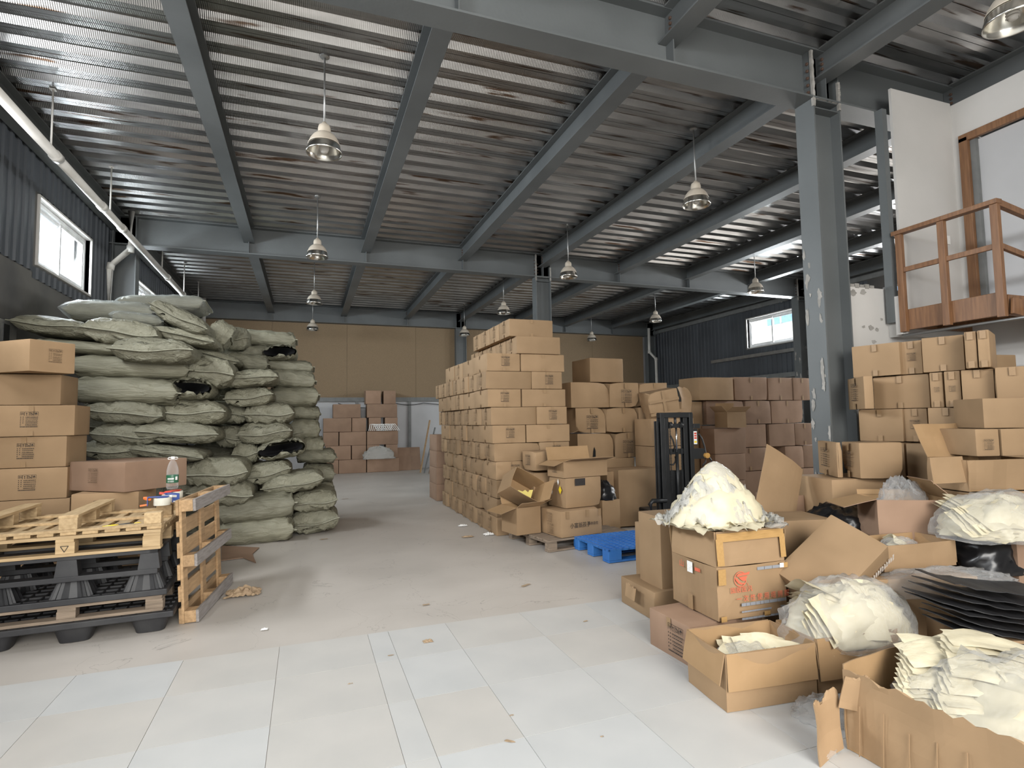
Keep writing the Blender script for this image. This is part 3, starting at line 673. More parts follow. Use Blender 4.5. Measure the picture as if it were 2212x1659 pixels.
def panel(w, h, seed, thick=.006, bow=.0, torn=0, m='kraft', mi=None, wig=.004, nx=9, nz=5, name='flap', parent=None, crease=None):
    """corrugated card sheet: x in [-w/2,w/2], z in [0,h], thickness along y"""
    r = random.Random(seed); off = V((r.random()*40, 3, r.random()*40)); vs = []; fs = []
    for side in (0, 1):
        for j in range(nz+1):
            for i in range(nx+1):
                u = -1+2*i/nx; t = j/nz; x = u*w/2; z = t*h
                y = bow*(1-u*u)*t+noise.noise(V((x*5, 0, z*5))+off)*wig
                if torn and j == nz: z -= torn*abs(noise.noise(V((x*14, 7, 1))+off))+torn*.3*r.random()
                if crease: y += crease*max(0, t-.55)
                vs.append((x, y+(thick if side else 0), z))
    K = (nx+1)*(nz+1)
    for j in range(nz):
        for i in range(nx):
            a = j*(nx+1)+i; q = (a, a+1, a+nx+2, a+nx+1); fs.append(q); fs.append(tuple(x+K for x in q[::-1]))
    rim = [i for i in range(nx+1)]+[j*(nx+1)+nx for j in range(1, nz+1)]+[nz*(nx+1)+i for i in range(nx-1, -1, -1)]+[j*(nx+1) for j in range(nz-1, 0, -1)]
    for i in range(len(rim)):
        a, b = rim[i], rim[(i+1) % len(rim)]; fs.append((b, a, a+K, b+K))
    me = bpy.data.meshes.new(name); me.from_pydata(vs, [], fs); me.materials.append(M[m]); me.materials.append(M[mi or m])
    for i in range(nz*nx): me.polygons[2*i+1].material_index = 1
    me.update(); return me
def open_carton(label, w, d, h, loc, rz=0, group=None, m='kraft', mi='kraft_in', flaps=None, bow=.012, rot=None, mark=None, name='open_carton', torn=0, torn_face='-y', wig=.004, mz=.5, ms=None):
    """open box; flaps = {'-y': (length, angle)} angle 0 = straight up, 90 = folded level outwards, 180 = hanging down"""
    NSEED[0] += 1; sd = NSEED[0]
    t = thing(name, label, 'carton', loc, rz, group, rot)
    MB().box((-w/2+.003, -d/2+.003, .001), (w/2-.003, d/2-.003, .009)).build('box_bottom', M[mi], t)
    for f, ((nx, ny, _), a) in FACE.items():
        L = w if f[1] == 'y' else d
        o = link('side_panel', panel(L, h, sd+ord(f[1])*3+ord(f[0]), .006, -bow, torn if f == torn_face else 0, m, mi, wig, **({'nx': 26, 'nz': 8} if torn else {})), t, (nx*(w/2-.0) if nx else 0, ny*(d/2) if ny else 0, 0), (0, 0, a))
        if flaps and f in flaps:
            fl_, an = flaps[f][:2]; tn = flaps[f][2] if len(flaps[f]) > 2 else 0
            g = link('flap', panel(L-.006, fl_, sd*3+len(f)+int(an), .005, .0, tn, m, mi, wig), t)
            g.matrix_local = Matrix.Translation((nx*w/2, ny*d/2, h+.001)) @ Matrix.Rotation(a, 4, 'Z') @ Matrix.Rotation(math.radians(an), 4, 'X')
    for f in (mark or '').split():
        s = ms or min(.2, .42*(w if f[1] == 'y' else d), .55*h); put_on(t, INK[sd % 3], 'printed_mark', f, w, d, h, 0, h*mz, s, eps=bow+.004)
    return t
NSEED[0] = 500
#@@PART
ORD = ['first', 'second', 'third', 'fourth', 'fifth', 'sixth', 'seventh', 'eighth', 'ninth', 'tenth', 'eleventh', 'twelfth']
# ------------------------------------------------------------------ the tall carton wall
RH = .258; YW = 7.6
cornerpx = [1073, 1073, 1073, 1072, 1068, 1064, 1061, 1054, 1050, 1052]
GA = 'cartons of the tall carton wall'
rg = random.Random(11)
for i in range(10):
    z = i*RH
    x0 = solve(lambda s: V((s, YW, z+.12)), cornerpx[i], 1.5, 3.5, 0)
    narrow = i % 2 == 1
    b = .012 if i > 4 else .026; dn = 0 if i > 4 else .05
    h = RH-.004
    w1, w2 = (.50, .69) if narrow else (.69, .48); gap = .018 if narrow else .006
    d1 = .69 if narrow else .48
    ro = ORD[i]
    # front pair
    carton(f'carton at the near corner, {ro} row up of the tall carton wall', w1, d1, h, (x0+w1/2, YW+d1/2, z), 0, GA, bulge=b, dent=dn,
           mark='-y' if narrow else '-x', tapeface='-y -x' if narrow else '-x', fade=not narrow, mz=.52)
    carton(f'carton right of the near corner, {ro} row up of the tall carton wall', w2, d1, h, (x0+w1+gap+w2/2, YW+d1/2+rg.uniform(-.02, .02), z), 0, GA, bulge=b, dent=dn,
           mark=None if narrow else '-y', tapeface='-y', mz=.5)
    # aisle face
    y = YW+d1; k = 1; end = 11.0 if i < 9 else 9.9
    while y < end-.3:
        dd = (.69 if (narrow and k % 3 != 2) else .485)
        off = rg.uniform(-.012, .012)+.004*(y-YW)
        carton(f'carton {ORD[k]} from the near corner, {ro} row up, aisle side of tall carton wall', .5 if dd > .6 else .69, dd-.006, h, (x0+off+(.5 if dd > .6 else .69)/2, y+dd/2, z), rg.uniform(-.02, .02), GA,
               bulge=b, dent=dn, mark='-x' if dd < .6 else None, tapeface='-x', fade=True)
        y += dd; k += 1
    if i == 9:
        for q in range(6): carton(f'{ORD[q]} carton behind the front pair, top full row of tall carton wall', .69, .47, h, (x0+.74+.35, YW+.72+q*.49+.24, z), 0, GA, bulge=.01)
for q in range(6):
    for k in range(3):
        carton(f'{ORD[q]} carton in from the front, {ORD[k]} from the floor, inside the tall carton wall', .46, .46, 3*RH-.006, (x0+.80+.30, YW+.72+q*.49+.24, k*3*RH), 0, GA, bulge=.004, simple=True)
zt = 10*RH
P = atz(1117, 763, zt)
for q, (yy, lab) in enumerate(((0, 'nearest'), (1, 'second'), (2, 'third'), (3, 'fourth'), (4, 'farthest'))):
    carton(f'{lab} carton of the lower of two short rows topping the tall carton wall', .69, .47, RH-.004, (P.x+.345-.0*q, P.y+.24+q*.485, zt), 0, GA, bulge=.01, tapeface='-x', mark='-x', fade=True)
zt2 = zt+RH
for q, lab in enumerate(('nearest', 'second', 'third', 'farthest')):
    x1 = solve(lambda s: V((s, P.y+.05, zt2)), 1101, 1, 4, 0)
    carton(f'{lab} carton of the topmost row on the tall carton wall', .69, .46, RH-.004, (x1+.345, P.y+.29+q*.475, zt2), 0, GA, bulge=.012, tapeface='-y -x' if q == 0 else '-x', mark='-x', fade=True)
# reddish cartons at the far end of the wall
for k, (yt, yb) in enumerate(((1038, 1078), (998, 1038), (958, 998), (918, 958))):
    corner_box(f'reddish carton at the far end of the tall carton wall, {ORD[k]} from the floor', 943, yb, yt, 930, 951, Y=11.45, yaw=0, D=.7, W=.55, h=.335, z0=k*.337, group='reddish cartons past the carton wall', m='brown')
# ------------------------------------------------------------------ tall bulging cartons right of the wall
GB = 'bulging tall cartons right of the carton wall'
YM = 8.15
face_box('big taped carton alone on top of the bulging stack', 1275, 1347, 757, 816, Y=YM+.1, z0=2.225, h=.40, yaw=2, D=.62, group=GB, bulge=.02, name='carton')
mid = [('wide crumpled-corner carton in the top row, left of the bulging stack', 1234, 1316, 812, 879, '', 0), ('bulging carton with printed front in the top row of the bulging stack', 1318, 1380, 819, 884, '-y', 1),
       ('plain carton in the top row beside the printed bulging one', 1382, 1442, 812, 873, '', 1), ('printed bulging carton in the second row, left of two pillow-shaped ones', 1245, 1308, 879, 943, '-y', 1),
       ('pillow-shaped plain carton in the middle of the second row', 1310, 1379, 882, 942, '', 1), ('carton with small print partly behind the mast, second row', 1381, 1440, 875, 934, '-y', 1),
       ('carton with a dark slit in its face, third row of the bulging stack', 1249, 1326, 945, 1008, '', 0), ('carton with print low on its face, third row of the bulging stack', 1330, 1381, 944, 1008, '-y', 1),
       ('carton half hidden behind the grey sheet, third row of the bulging stack', 1383, 1440, 936, 1008, '', 1)]
zr = None
for lab, x0, x1, yt, yb, mk, bul in mid:
    row = 0 if yb < 890 else (1 if yb < 950 else 2)
    z0 = (1.80, 1.385, .97)[row]; hh = .41
    t = face_box(lab, x0, x1, yt, yb, Y=YM, z0=z0, yaw=rg.uniform(-2, 2), D=.55, h=hh, group=GB, bulge=.045 if bul else .02, dent=.08, mark=mk, tapeface='-y' if bul else None, mz=.4)
    if 'slit' in lab:
        MB().add([(-.07+.0, -.30, .03), (-.02, -.302, .03), (-.02, -.302, .13), (-.04, -.302, .20), (-.06, -.302, .12)], [(0, 1, 2, 3, 4)]).build('dark_hole_patch', M['blackpl2'], t)  # black patch paints the shade inside the slit, no real opening
for k, (x0, x1) in enumerate(((1249, 1310), (1312, 1372))):
    for r_, (z0, hh) in enumerate(((.49, .475), (.0, .485))):
        face_box(f'{ORD[k]} carton from the left, {("upper", "lower")[r_]} hidden base row of the bulging stack', x0, x1, 1000, 1050, Y=YM, z0=z0, D=.55, h=hh, group=GB, bulge=.02, dent=.05)
face_box('grey board sheet standing before the bulging stack', 1390, 1440, 961, 1000, Y=7.9, z0=.85, yaw=0, D=.03, h=.30, name='grey_sheet', bulge=.001, m='kraft', simple=True)
bpy.data.objects['grey_sheet'].data.materials[0] = M['greyrail']; bpy.data.objects['grey_sheet']['category'] = 'sheet'
face_box('big plain carton standing left of the lift mast', 1338, 1432, 993, 1112, Y=7.35, z0=.02, yaw=-3, D=.5, h=.83, group=None, bulge=.012)
face_box('narrow plain carton wedged left of the big plain carton', 1312, 1337, 1004, 1056, Y=7.5, z0=.40, D=.4, h=.42, bulge=.01)
face_box('small crushed carton under a black bag beside the base pallet', 1302, 1341, 1056, 1130, Y=7.0, z0=.0, yaw=4, D=.35, h=.48, bulge=.02, dent=.1)
# ------------------------------------------------------------------ brown stack behind the lift
GC = 'brown cartons of the stack behind the lift mast'
YD = 8.7
dark = [('tan carton at the left end of the brown stack top row', 1511, 1585, 788, 851, 'kraft', 1.93, .43, 8.6), ('brown carton right of the tan one, top row of brown stack', 1587, 1658, 783, 851, 'brown', 1.93, .45, YD), ('middle brown carton of the top row, brown stack', 1660, 1713, 782, 851, 'brown', 1.93, .45, YD),
        ('brown carton against the column, top row of brown stack', 1715, 1752, 782, 851, 'brown', 1.93, .45, YD),
        ('brown carton behind the open one, second row of brown stack', 1527, 1609, 853, 916, 'brown', 1.47, .45, YD), ('wide brown carton of the second row, brown stack', 1612, 1666, 852, 918, 'brown', 1.47, .45, YD), ('second-row brown carton left of the column', 1668, 1735, 852, 918, 'brown', 1.47, .45, YD),
        ('brown carton beside the mast hoses, third row', 1520, 1572, 947, 992, 'brown', 1.02, .43, YD), ('large brown carton of the third row, brown stack', 1581, 1656, 919, 991, 'brown', 1.02, .44, YD), ('third-row brown carton next to the column', 1664, 1718, 921, 988, 'brown', 1.02, .44, YD), ('third-row brown carton half behind the column', 1720, 1760, 921, 988, 'brown', 1.02, .44, YD),
        ('brown carton behind the hoses, fourth row', 1520, 1583, 992, 1050, 'brown', .57, .44, YD), ('large brown carton of the fourth row, brown stack', 1586, 1658, 992, 1060, 'brown', .57, .44, YD), ('fourth-row brown carton behind the tilted open box', 1700, 1737, 990, 1055, 'brown', .57, .44, YD), ('fourth-row brown carton at the column foot', 1739, 1780, 990, 1055, 'brown', .57, .44, YD),
        ('bottom brown carton behind the lift, left end', 1520, 1583, 1050, 1110, 'brown', .0, .56, YD), ('bottom brown carton behind the lift, middle', 1586, 1690, 1060, 1120, 'brown', .0, .56, YD), ('bottom brown carton behind the lift, right end', 1692, 1780, 1060, 1120, 'brown', .0, .56, YD)]
for lab, x0, x1, yt, yb, mm, z0, hh, Y in dark:
    face_box(lab, x0, x1, yt, yb, Y=Y, z0=z0, yaw=rg.uniform(-1.5, 1.5), D=.6, h=hh, m=mm, group=GC, bulge=.010, dent=.02, tapeface='-y' if rg.random() < .3 else None)
for k, (x0, x1) in enumerate(((1445, 1518), (1445, 1518))):
    face_box(('tan carton behind the crushed one, upper', 'tan carton behind the mast top, lower')[k], x0, x1, 820, 890, Y=8.75, z0=(1.47, 1.02)[k], D=.55, h=.44, group=GC, bulge=.01)
    face_box(('tan carton behind the mast, above the floor one', 'tan carton on the floor behind the mast')[k], x0, x1, 900, 980, Y=8.75, z0=(.57, 0)[k], D=.55, h=(.44, .56)[k], group=GC, bulge=.01)
t = open_carton('small tan carton with its lid flaps up before the brown stack', .40, .36, .28, aty(1578, 916, 8.32), math.radians(-4), None, flaps={'-y': (.17, 60), '+y': (.17, -12), '+x': (.15, 50), '-x': (.15, 45)})
t.location.z = 1.42
face_box('carton carrying the small flapped carton', 1545, 1612, 921, 990, Y=8.24, z0=.95, D=.4, h=.455, m='brown', bulge=.01); face_box('carton second under the small flapped carton', 1545, 1612, 921, 990, Y=8.24, z0=.47, D=.4, h=.475, m='brown', bulge=.01); face_box('floor carton under the small flapped carton', 1545, 1612, 921, 990, Y=8.24, z0=0, D=.4, h=.465, m='brown', bulge=.01)
# crushed taped carton tipped over on the stack
cp = aty(1447, 912, 7.6)
t = carton('crushed taped carton tipped over above the lift mast', .50, .42, .46, (cp.x, 7.82, 1.61), 0, None, bulge=.035, dent=.16, rot=(math.radians(4), math.radians(-9), math.radians(-16)))
for zz, ww in ((.10, 1), (.30, .98)): put_on(t, STRIP, 'tape', '-y', .5, .42, .46, 0, zz, .50*ww, .045, eps=.05)
put_on(t, STRIP, 'tape', '-y', .5, .42, .46, 0, .23, .045, .44, eps=.048)
g = link('flap', panel(.24, .42, 77, .006, .04, .05, 'kraft', None, .02, crease=.25), t); g.location = (.40, -.05, .02); g.rotation_euler = (math.radians(10), math.radians(8), math.radians(25))
face_box('tan carton under the tipped crushed one', 1409, 1500, 915, 990, Y=7.55, z0=1.17, D=.48, h=.43, group=GC, bulge=.012)
face_box('tan carton second below the tipped crushed one', 1409, 1500, 915, 990, Y=7.55, z0=.77, D=.48, h=.395, group=GC, bulge=.012)
face_box('floor carton below the tipped crushed one', 1409, 1500, 915, 990, Y=7.55, z0=0, D=.48, h=.765, group=GC, bulge=.012)
# ------------------------------------------------------------------ stack against the partition on the right
GD = 'cartons stacked against the partition wall'
rs = [('plain carton at the left end of the partition stack top row', 1843, 1946, 751, 815, 4.20, -77, ''), ('printed taped carton end in the top row of the partition stack', 1949, 1994, 740, 809, 3.80, -72, '-y'), ('plain carton right of the printed end, top row of partition stack', 1995, 2085, 734, 806, 3.56, -66, ''),
      ('narrow carton second from right, top row of partition stack', 2087, 2113, 725, 798, 3.19, -66, ''), ('narrow carton at the right end, top row of partition stack', 2115, 2141, 722, 793, 3.10, -66, ''),
      ('long plain carton in the second row of the partition stack', 1889, 2010, 809, 885, 4.06, -77, ''), ('dark-printed narrow carton in the second row of the partition stack', 2012, 2040, 806, 880, 3.52, -70, '-y'), ('printed carton end right of the dark-printed one, second row', 2043, 2078, 802, 876, 3.40, -70, '-y'),
      ('plain carton near the right of the second row, partition stack', 2080, 2151, 797, 870, 3.26, -66, ''), ('last carton of the second row, cut by the photo edge', 2154, 2230, 793, 860, 3.00, -60, ''),
      ('plain carton at the left of the third row, partition stack', 1858, 1953, 888, 950, 4.20, -77, ''), ('printed carton end in the third row of the partition stack', 1956, 2006, 885, 957, 3.82, -74, '-y'), ('plain carton right of the printed end, third row', 2008, 2088, 876, 952, 3.54, -68, ''), ('narrow taped carton at the right of the third row', 2090, 2128, 872, 946, 3.28, -68, '')]
for lab, x0, x1, yt, yb, Y, yw, mk in rs:
    zz = {0: 1.985, 1: 1.660, 2: 1.340}[0 if yb < 816 else (1 if yb < 886 else 2)]
    face_box(lab, x0, x1, yt, yb, Y=Y, z0=zz, yaw=yw, D=.46, h=.318, group=GD, bulge=.012, mark=mk, tapeface='-y', mz=.5)
corner_box('printed carton sticking out at the left of the second row, partition stack', 1869, 888, 821, 1834, 1889, Y=3.92, z0=1.66, yaw=-35, h=.318, group=GD, mark='-x', tapeface='-x', bulge=.01)
for k, (x0, x1, Y) in enumerate(((1862, 1958, 4.2), (1960, 2040, 3.80), (2042, 2160, 3.48))):
    for q, (z0, hh) in enumerate(((.92, .41), (.46, .45), (0, .45))):
        face_box(f'{ORD[k]} carton along the partition, {("upper", "middle", "bottom")[q]} base row under the stack', x0, x1, 955, 1010, Y=Y-.10, z0=z0, yaw=-74, D=.44, h=hh, group=GD, bulge=.012)
face_box('small carton alone behind the top row by the mezzanine wall', 2143, 2197, 752, 792, Y=3.55, z0=1.985, yaw=-8, D=.35, h=.19, bulge=.008)
carton('carton under the small one by the mezzanine wall', .7, .5, 1.98, (6.55, 3.85, 0), 0, None, bulge=.01)
face_box('tan carton at the right edge above the flapped carton', 2126, 2260, 849, 915, Y=2.95, z0=1.48, yaw=-30, D=.4, h=.24, bulge=.01)
face_box('small printed carton under the tan one at the right edge', 2108, 2161, 918, 952, Y=2.95, z0=1.26, yaw=-20, D=.4, h=.215, mark='-y', bulge=.008, mz=.4)
face_box('plain small carton at the right edge beside the printed one', 2163, 2250, 916, 950, Y=2.88, z0=1.26, yaw=-20, D=.4, h=.215, bulge=.008)
corner_box('printed carton left of the pair before the column', 1810, 1031, 958, 1770, 1822, Y=3.80, z0=1.045, yaw=-30, h=.315, mark='-x', tapeface='-x', D=None, bulge=.02, dent=.04, group='pair of printed cartons before the column')
corner_box('long printed carton right of the pair before the column', 1859, 1031, 957, 1822, 1953, Y=3.62, z0=1.045, yaw=-24, h=.315, mark='-x', tapeface='-x', bulge=.02, dent=.04, group='pair of printed cartons before the column')
face_box('carton carrying the printed pair before the column', 1800, 1925, 1034, 1098, Y=3.72, z0=.70, yaw=-12, D=.5, h=.34, bulge=.012)
face_box('lower carton under the printed pair before the column', 1800, 1925, 1098, 1150, Y=3.72, z0=.0, yaw=-12, D=.5, h=.695, bulge=.012)
# ------------------------------------------------------------------ left stacks
GE = 'cartons stacked at the left edge'
HL = .3065
corner_box('turned brown-sided carton topping the stack at the left edge', 62, 803, 738, 0, 161, Y=6.45, z0=7*HL, h=HL-.004, yaw=-38, W=.62, side='L', group=GE, m='kraft', bulge=.008, mark='+x', fade=True, ms=.12)
for k, (xc, xr, yb) in enumerate(((131, 168, 856), (161, 172, 921), (143, 181, 987), (145, 152, 1048), (150, 156, 1108), (150, 156, 1150), (150, 156, 1190))):
    corner_box(f'carton {ORD[k+1]} from the top of the stack at the left edge', xc, yb, yb-60, 0, xr, Y=6.8, z0=(6-k)*HL, h=HL-.004, yaw=(0, 1, -4, 0, 0, 0, 0)[k], W=.70, D=.45, side='L', group=GE, bulge=.008, mark='-y' if k else None, tapeface='-y' if k in (1, 2) else None, ms=.14)
GF = 'pair of cartons behind the pallet stack'
corner_box('wide brown carton with printed mark behind the water bottle', 269, 1041, 979, 149, 403, Y=6.35, z0=.985, h=.285, yaw=-40, side='L', group=GF, m='brown', mark='-y', fade=True, ms=.13, bulge=.01)
corner_box('plain carton under the wide brown carton, behind the pallets', 299, 1095, 1045, 151, 336, Y=6.45, z0=.68, h=.30, yaw=-2, side='L', group=GF, mark='-y', bulge=.01, ms=.13)
corner_box('lower carton hidden behind the pallet stack', 299, 1150, 1100, 151, 336, Y=6.45, z0=.34, h=.335, yaw=-2, side='L', group=GF, bulge=.01)
corner_box('floor carton hidden behind the pallet stack', 299, 1150, 1100, 151, 336, Y=6.45, z0=.0, h=.335, yaw=-2, side='L', group=GF, bulge=.01)
# ------------------------------------------------------------------ far cartons at the back wall
GG = 'brown cartons stacked at the back wall'
HB = .45
bk = [(719, 779, 4, 'topmost carton of the left tower'), (698, 759, 3, 'wide carton in the fourth row of the left tower'), (760, 791, 3, 'narrow carton in the fourth row of the left tower'),
      (698, 731, 2, 'narrow carton in the third row of the left tower'), (733, 791, 2, 'wide carton in the third row of the left tower'), (703, 758, 1, 'wide carton in the second row of the left tower'), (760, 791, 1, 'narrow carton in the second row of the left tower'),
      (700, 731, 0, 'narrow floor carton of the left tower'), (732, 791, 0, 'wide floor carton of the left tower'),
      (790, 823, 5, 'left of two small cartons topping the right tower'), (829, 855, 5, 'right of two small cartons topping the right tower'), (793, 858, 4, 'wide carton under the two small ones'),
      (797, 823, 3, 'left carton above the white hangers'), (832, 859, 3, 'right carton above the white hangers'), (793, 860, 2, 'wide carton below the white hangers'), (793, 820, 1, 'left carton beside the crumpled film'), (834, 859, 1, 'right carton beside the crumpled film'), (793, 862, 0, 'wide floor carton of the right tower')]
for x0, x1, row, lab in bk:
    face_box(f'{lab} of brown cartons at the back wall' if 'tower' not in lab else f'{lab}, brown cartons at the back wall', x0, x1, 900, 1018, Y=19.12+rg.uniform(-.02, .03), z0=row*HB, D=.5, h=HB-.006, m='brown', group=GG, bulge=.006, simple=True)
for k, (x0, x1, lab) in enumerate(((861, 889, 'flattened brown carton leaning at the back wall'), (891, 913, 'narrower flattened carton leaning right of the other'))):
    P = atz((x0+x1)/2, 1016, 0); W = (x1-x0)*zc(P)/F
    o = link('flat_carton', panel(W, .80, 40+k, .02, .0, 0, 'brown'), None, (P.x, 19.35, 0), (math.radians(-18), 0, 0)); tag(o, lab, 'cardboard')
#@@PART
# ================================================================== SACKS
def sack_mesh(seed, openm=False):
    r = random.Random(seed); off = V((r.random()*60, r.random()*60, r.random()*60)); nu, nv = 46, 44; vs = []; fs = []
    ph = r.random()*6; fq = r.uniform(26, 34); sk = r.uniform(-.10, .10)
    def wob(x): return .085*math.sin(3.4*x+ph)+.03*math.sin(9*x+ph*2)
    us = [-1+2*(0.5-0.5*math.cos(PI*i/nu)) for i in range(nu+1)]
    for u in us:
        au = abs(u); e = au**9
        hh = max(0, 1-au**9)**.55; hh = max(hh, .035)
        if openm and u < 0: hh = max(hh, .62)
        ww = 1-.10*max(0, au-.3)**1.2+.05*e
        for j in range(nv):
            a = 2*PI*j/nv; c, s_ = math.cos(a), math.sin(a)
            x = math.copysign(abs(c)**.72, c)*.5*ww; z = math.copysign(abs(s_)**.72, s_)*.5*hh
            p = V((x*2, u*1.7, z*1.2))
            # pleats that run back from the sewn end
            fold = (au**3.0)*.11*math.sin(fq*(x+.35*noise.noise(p*1.6+off))+ph)*min(1, abs(z)*4)
            lump = .055*noise.noise(p*1.9+off)+.035*noise.noise(p*4.5+off)
            cr = .030*(1-abs(2*noise.noise(V((x*3, u*2.2, s_*1.2))*1.7+off)))
            k = min(1, hh*1.3)
            z2 = z*(1+.0)+(fold+lump*k-cr*k*.6)*math.copysign(1, s_)*(abs(s_)**.5 if s_ else 0)
            x2 = x+(.03*noise.noise(p*2.3+off+V((9, 0, 0))))*k
            z2 += wob(x)*e+sk*x*.5*au
            if z2 < 0: z2 = max(z2, -.5)*.97
            y2 = u*.5+.012*noise.noise(p*3+off)
            y2 -= math.copysign(1, u)*(au**10)*(.034*abs(math.sin(fq*.55*(x+.25*noise.noise(p*2+off))+ph))+.02*abs(noise.noise(V((x*7, s_*2, 3))+off)))*min(1, abs(s_)*2.5)
            vs.append((x2, y2, z2))
    for i in range(nu):
        for j in range(nv): fs.append((i*nv+j, i*nv+(j+1) % nv, (i+1)*nv+(j+1) % nv, (i+1)*nv+j))
    cap = tuple((nu)*nv+k for k in range(nv))
    fs.append(cap)
    if not openm: fs.append(tuple(range(nv))[::-1])
    me = bpy.data.meshes.new('sack_body'); me.from_pydata(vs, [], fs); me.materials.append(M['sack'])
    if openm: me.materials.append(M['sackdark'])
    me.polygons.foreach_set('use_smooth', [True]*len(me.polygons)); me.update()
    mb = MB(); n = 18; pr = []
    for i in range(n+1):
        x = -.5+i/n; pr.append((x*1.02, -.5-.012, wob(x)+sk*x*.5))
    t = .026
    v2 = [];
    for x, y, z in pr: v2 += [(x, y-.018, z-t), (x, y-.018, z+t), (x, y+.02, z+t), (x, y+.02, z-t)]
    f2 = []
    for i in range(n):
        for q in range(4): f2.append((i*4+q, i*4+(q+1) % 4, i*4+4+(q+1) % 4, i*4+4+q))
    f2 += [(0, 1, 2, 3), tuple(n*4+q for q in (3, 2, 1, 0))]
    seam = mb.add(v2, f2).mesh('seam', M['sackseam'], True)
    mouth = None
    if openm:
        mb = MB(); n = 24; R0 = [(math.copysign(abs(math.cos(2*PI*k/n))**.7, math.cos(2*PI*k/n))*.44, -.47, math.copysign(abs(math.sin(2*PI*k/n))**.9, math.sin(2*PI*k/n))*.24) for k in range(n)]
        R1 = [(x*.05, -.10, z*.05-.1) for x, y, z in R0]
        mb.add(R0+R1, [(k, (k+1) % n, n+(k+1) % n, n+k) for k in range(n)]+[tuple(n+k for k in range(n))]); mouth = mb.mesh('mouth', M['sackdark'])
    return me, seam, mouth
SK = [sack_mesh(s) for s in (3, 5, 8, 13, 21, 34, 55)]
SKO = sack_mesh(89, True)
GS = 'olive woven sacks piled along the left wall'
ns = [0]
def wrap_mesh(seed):
    r = random.Random(seed); off = V((r.random()*30, 5, 2)); mb = MB(); nu, nv = 34, 30; vs = []
    for i in range(nu+1):
        u = -1+2*i/nu; hh = max(.12, max(0, 1-abs(u)**5)**.5)
        for j in range(nv):
            a = 2*PI*j/nv; p = V((math.cos(a)*1.4, u*2, math.sin(a)*1.4)); n1 = abs(noise.noise(p*1.8+off)); n2 = noise.noise(p*5+off)
            k = 1.05+.16*n1+.05*n2; vs.append((math.copysign(abs(math.cos(a))**.7, math.cos(a))*.5*k, u*.53, math.copysign(abs(math.sin(a))**.8, math.sin(a))*.5*hh*k))
    mb.add(vs, [(i*nv+j, i*nv+(j+1) % nv, (i+1)*nv+(j+1) % nv, (i+1)*nv+j) for i in range(nu) for j in range(nv)])
    return mb.mesh('plastic_wrap', M['film_sack'], True)
WRAP = [wrap_mesh(2), wrap_mesh(6)]
def sack(lab, x0, x1, y0, y1, Y, kind='end', roll=0, L=1.0, yaw=0, op=False, wrap=False, pitch=0, D=.66):
    ns[0] += 1; i = ns[0]
    cx, cy = (x0+x1)/2, (y0+y1)/2; P = aty(cx, cy, Y); k = zc(P)/F
    r = math.radians(roll); wp, hp = (x1-x0), (y1-y0)
    c, s_ = abs(math.cos(r)), abs(math.sin(r))
    W = max(wp*.5, (wp*c-hp*s_)/(c*c-s_*s_))*k if s_ > .01 else wp*k; H = max(.45*hp, (hp*c-wp*s_)/(c*c-s_*s_))*k if s_ > .01 else hp*k
    body, seam, mouth = SKO if op else SK[i % len(SK)]
    H *= 1.12
    if kind == 'end': c0 = P+V((math.sin(math.radians(-yaw))*L/2, L/2, 0)); sc_ = (W, L, H); rot = Matrix.Rotation(math.radians(yaw), 3, 'Z') @ Matrix.Rotation(r, 3, 'Y') @ Matrix.Rotation(math.radians(pitch), 3, 'X')
    else: c0 = P+V((0, D/2, 0)); sc_ = (D, W, H); rot = Matrix.Rotation(r, 3, 'Y') @ Matrix.Rotation(math.radians(90+yaw), 3, 'Z')
    t = thing('woven_sack', lab, 'sack', c0, 0, GS, rot.to_euler()); t.scale = sc_
    link('sack_body', body, t)
    if op: link('sack_mouth', mouth, t)
    else: link('seam', seam, t)
    if wrap: link('plastic_wrap', WRAP[i % 2], t)
    return t
S = sack
# column nearest the wall (behind the left cartons) and the second column
YA, YB_, YC, YD_ = 8.15, 8.35, 8.75, 9.9
S('plump sack at the top left of the pile, lying clear of the others', 31, 181, 674, 728, YA, roll=7)
S('plump sack second from the left in the top layer, seam sagging', 184, 332, 682, 748, YA, roll=5)
S('sack under clear film at the back of the pile top, left one', 150, 318, 648, 690, YA+.75, 'side', wrap=True)
S('sack under clear film at the highest point of the pile', 266, 430, 630, 676, YA+.95, 'side', wrap=True, roll=-3)
S('steeply tilted sack just below the highest point of the pile', 324, 446, 643, 724, YB_-.1, roll=27)
S('film-covered sack behind the second top sack', 246, 345, 668, 706, YA+.5, 'side', roll=6, wrap=True)
S('sack under the steeply tilted one, seam facing the aisle', 331, 458, 700, 748, YB_, roll=9)
S('pale bright sack overhanging the third layer, seam end out', 246, 406, 726, 784, YA-.25, roll=3)
S('long sack lying sideways behind the top of the left cartons', 85, 272, 728, 768, YA+.1, 'side', roll=4)
S('crumpled sack lying sideways, half flattened', 160, 396, 764, 820, YA+.1, 'side', roll=2)
S('pale seamed sack right of the crumpled flattened one', 384, 498, 772, 834, YB_)
S('long smooth sack lying sideways in mid pile', 164, 372, 812, 874, YA, 'side', roll=2)
S('small torn sack with an open dark mouth, mid pile', 356, 452, 816, 861, YB_-.1, op=True)
S('dark seamed sack under the long smooth one, left', 192, 341, 866, 917, YA, roll=2)
S('fat seamed sack under the small torn one', 339, 480, 860, 920, YB_, roll=4)
S('dark ribbed sack left of the pleated one, lower mid pile', 203, 332, 913, 966, YA+.05, roll=3)
S('heavily pleated sack with a bowed seam, lower mid pile', 300, 463, 908, 963, YB_-.2, roll=5)
S('wide sack peeking over the wide brown carton', 285, 432, 956, 1004, YB_-.3, roll=8)
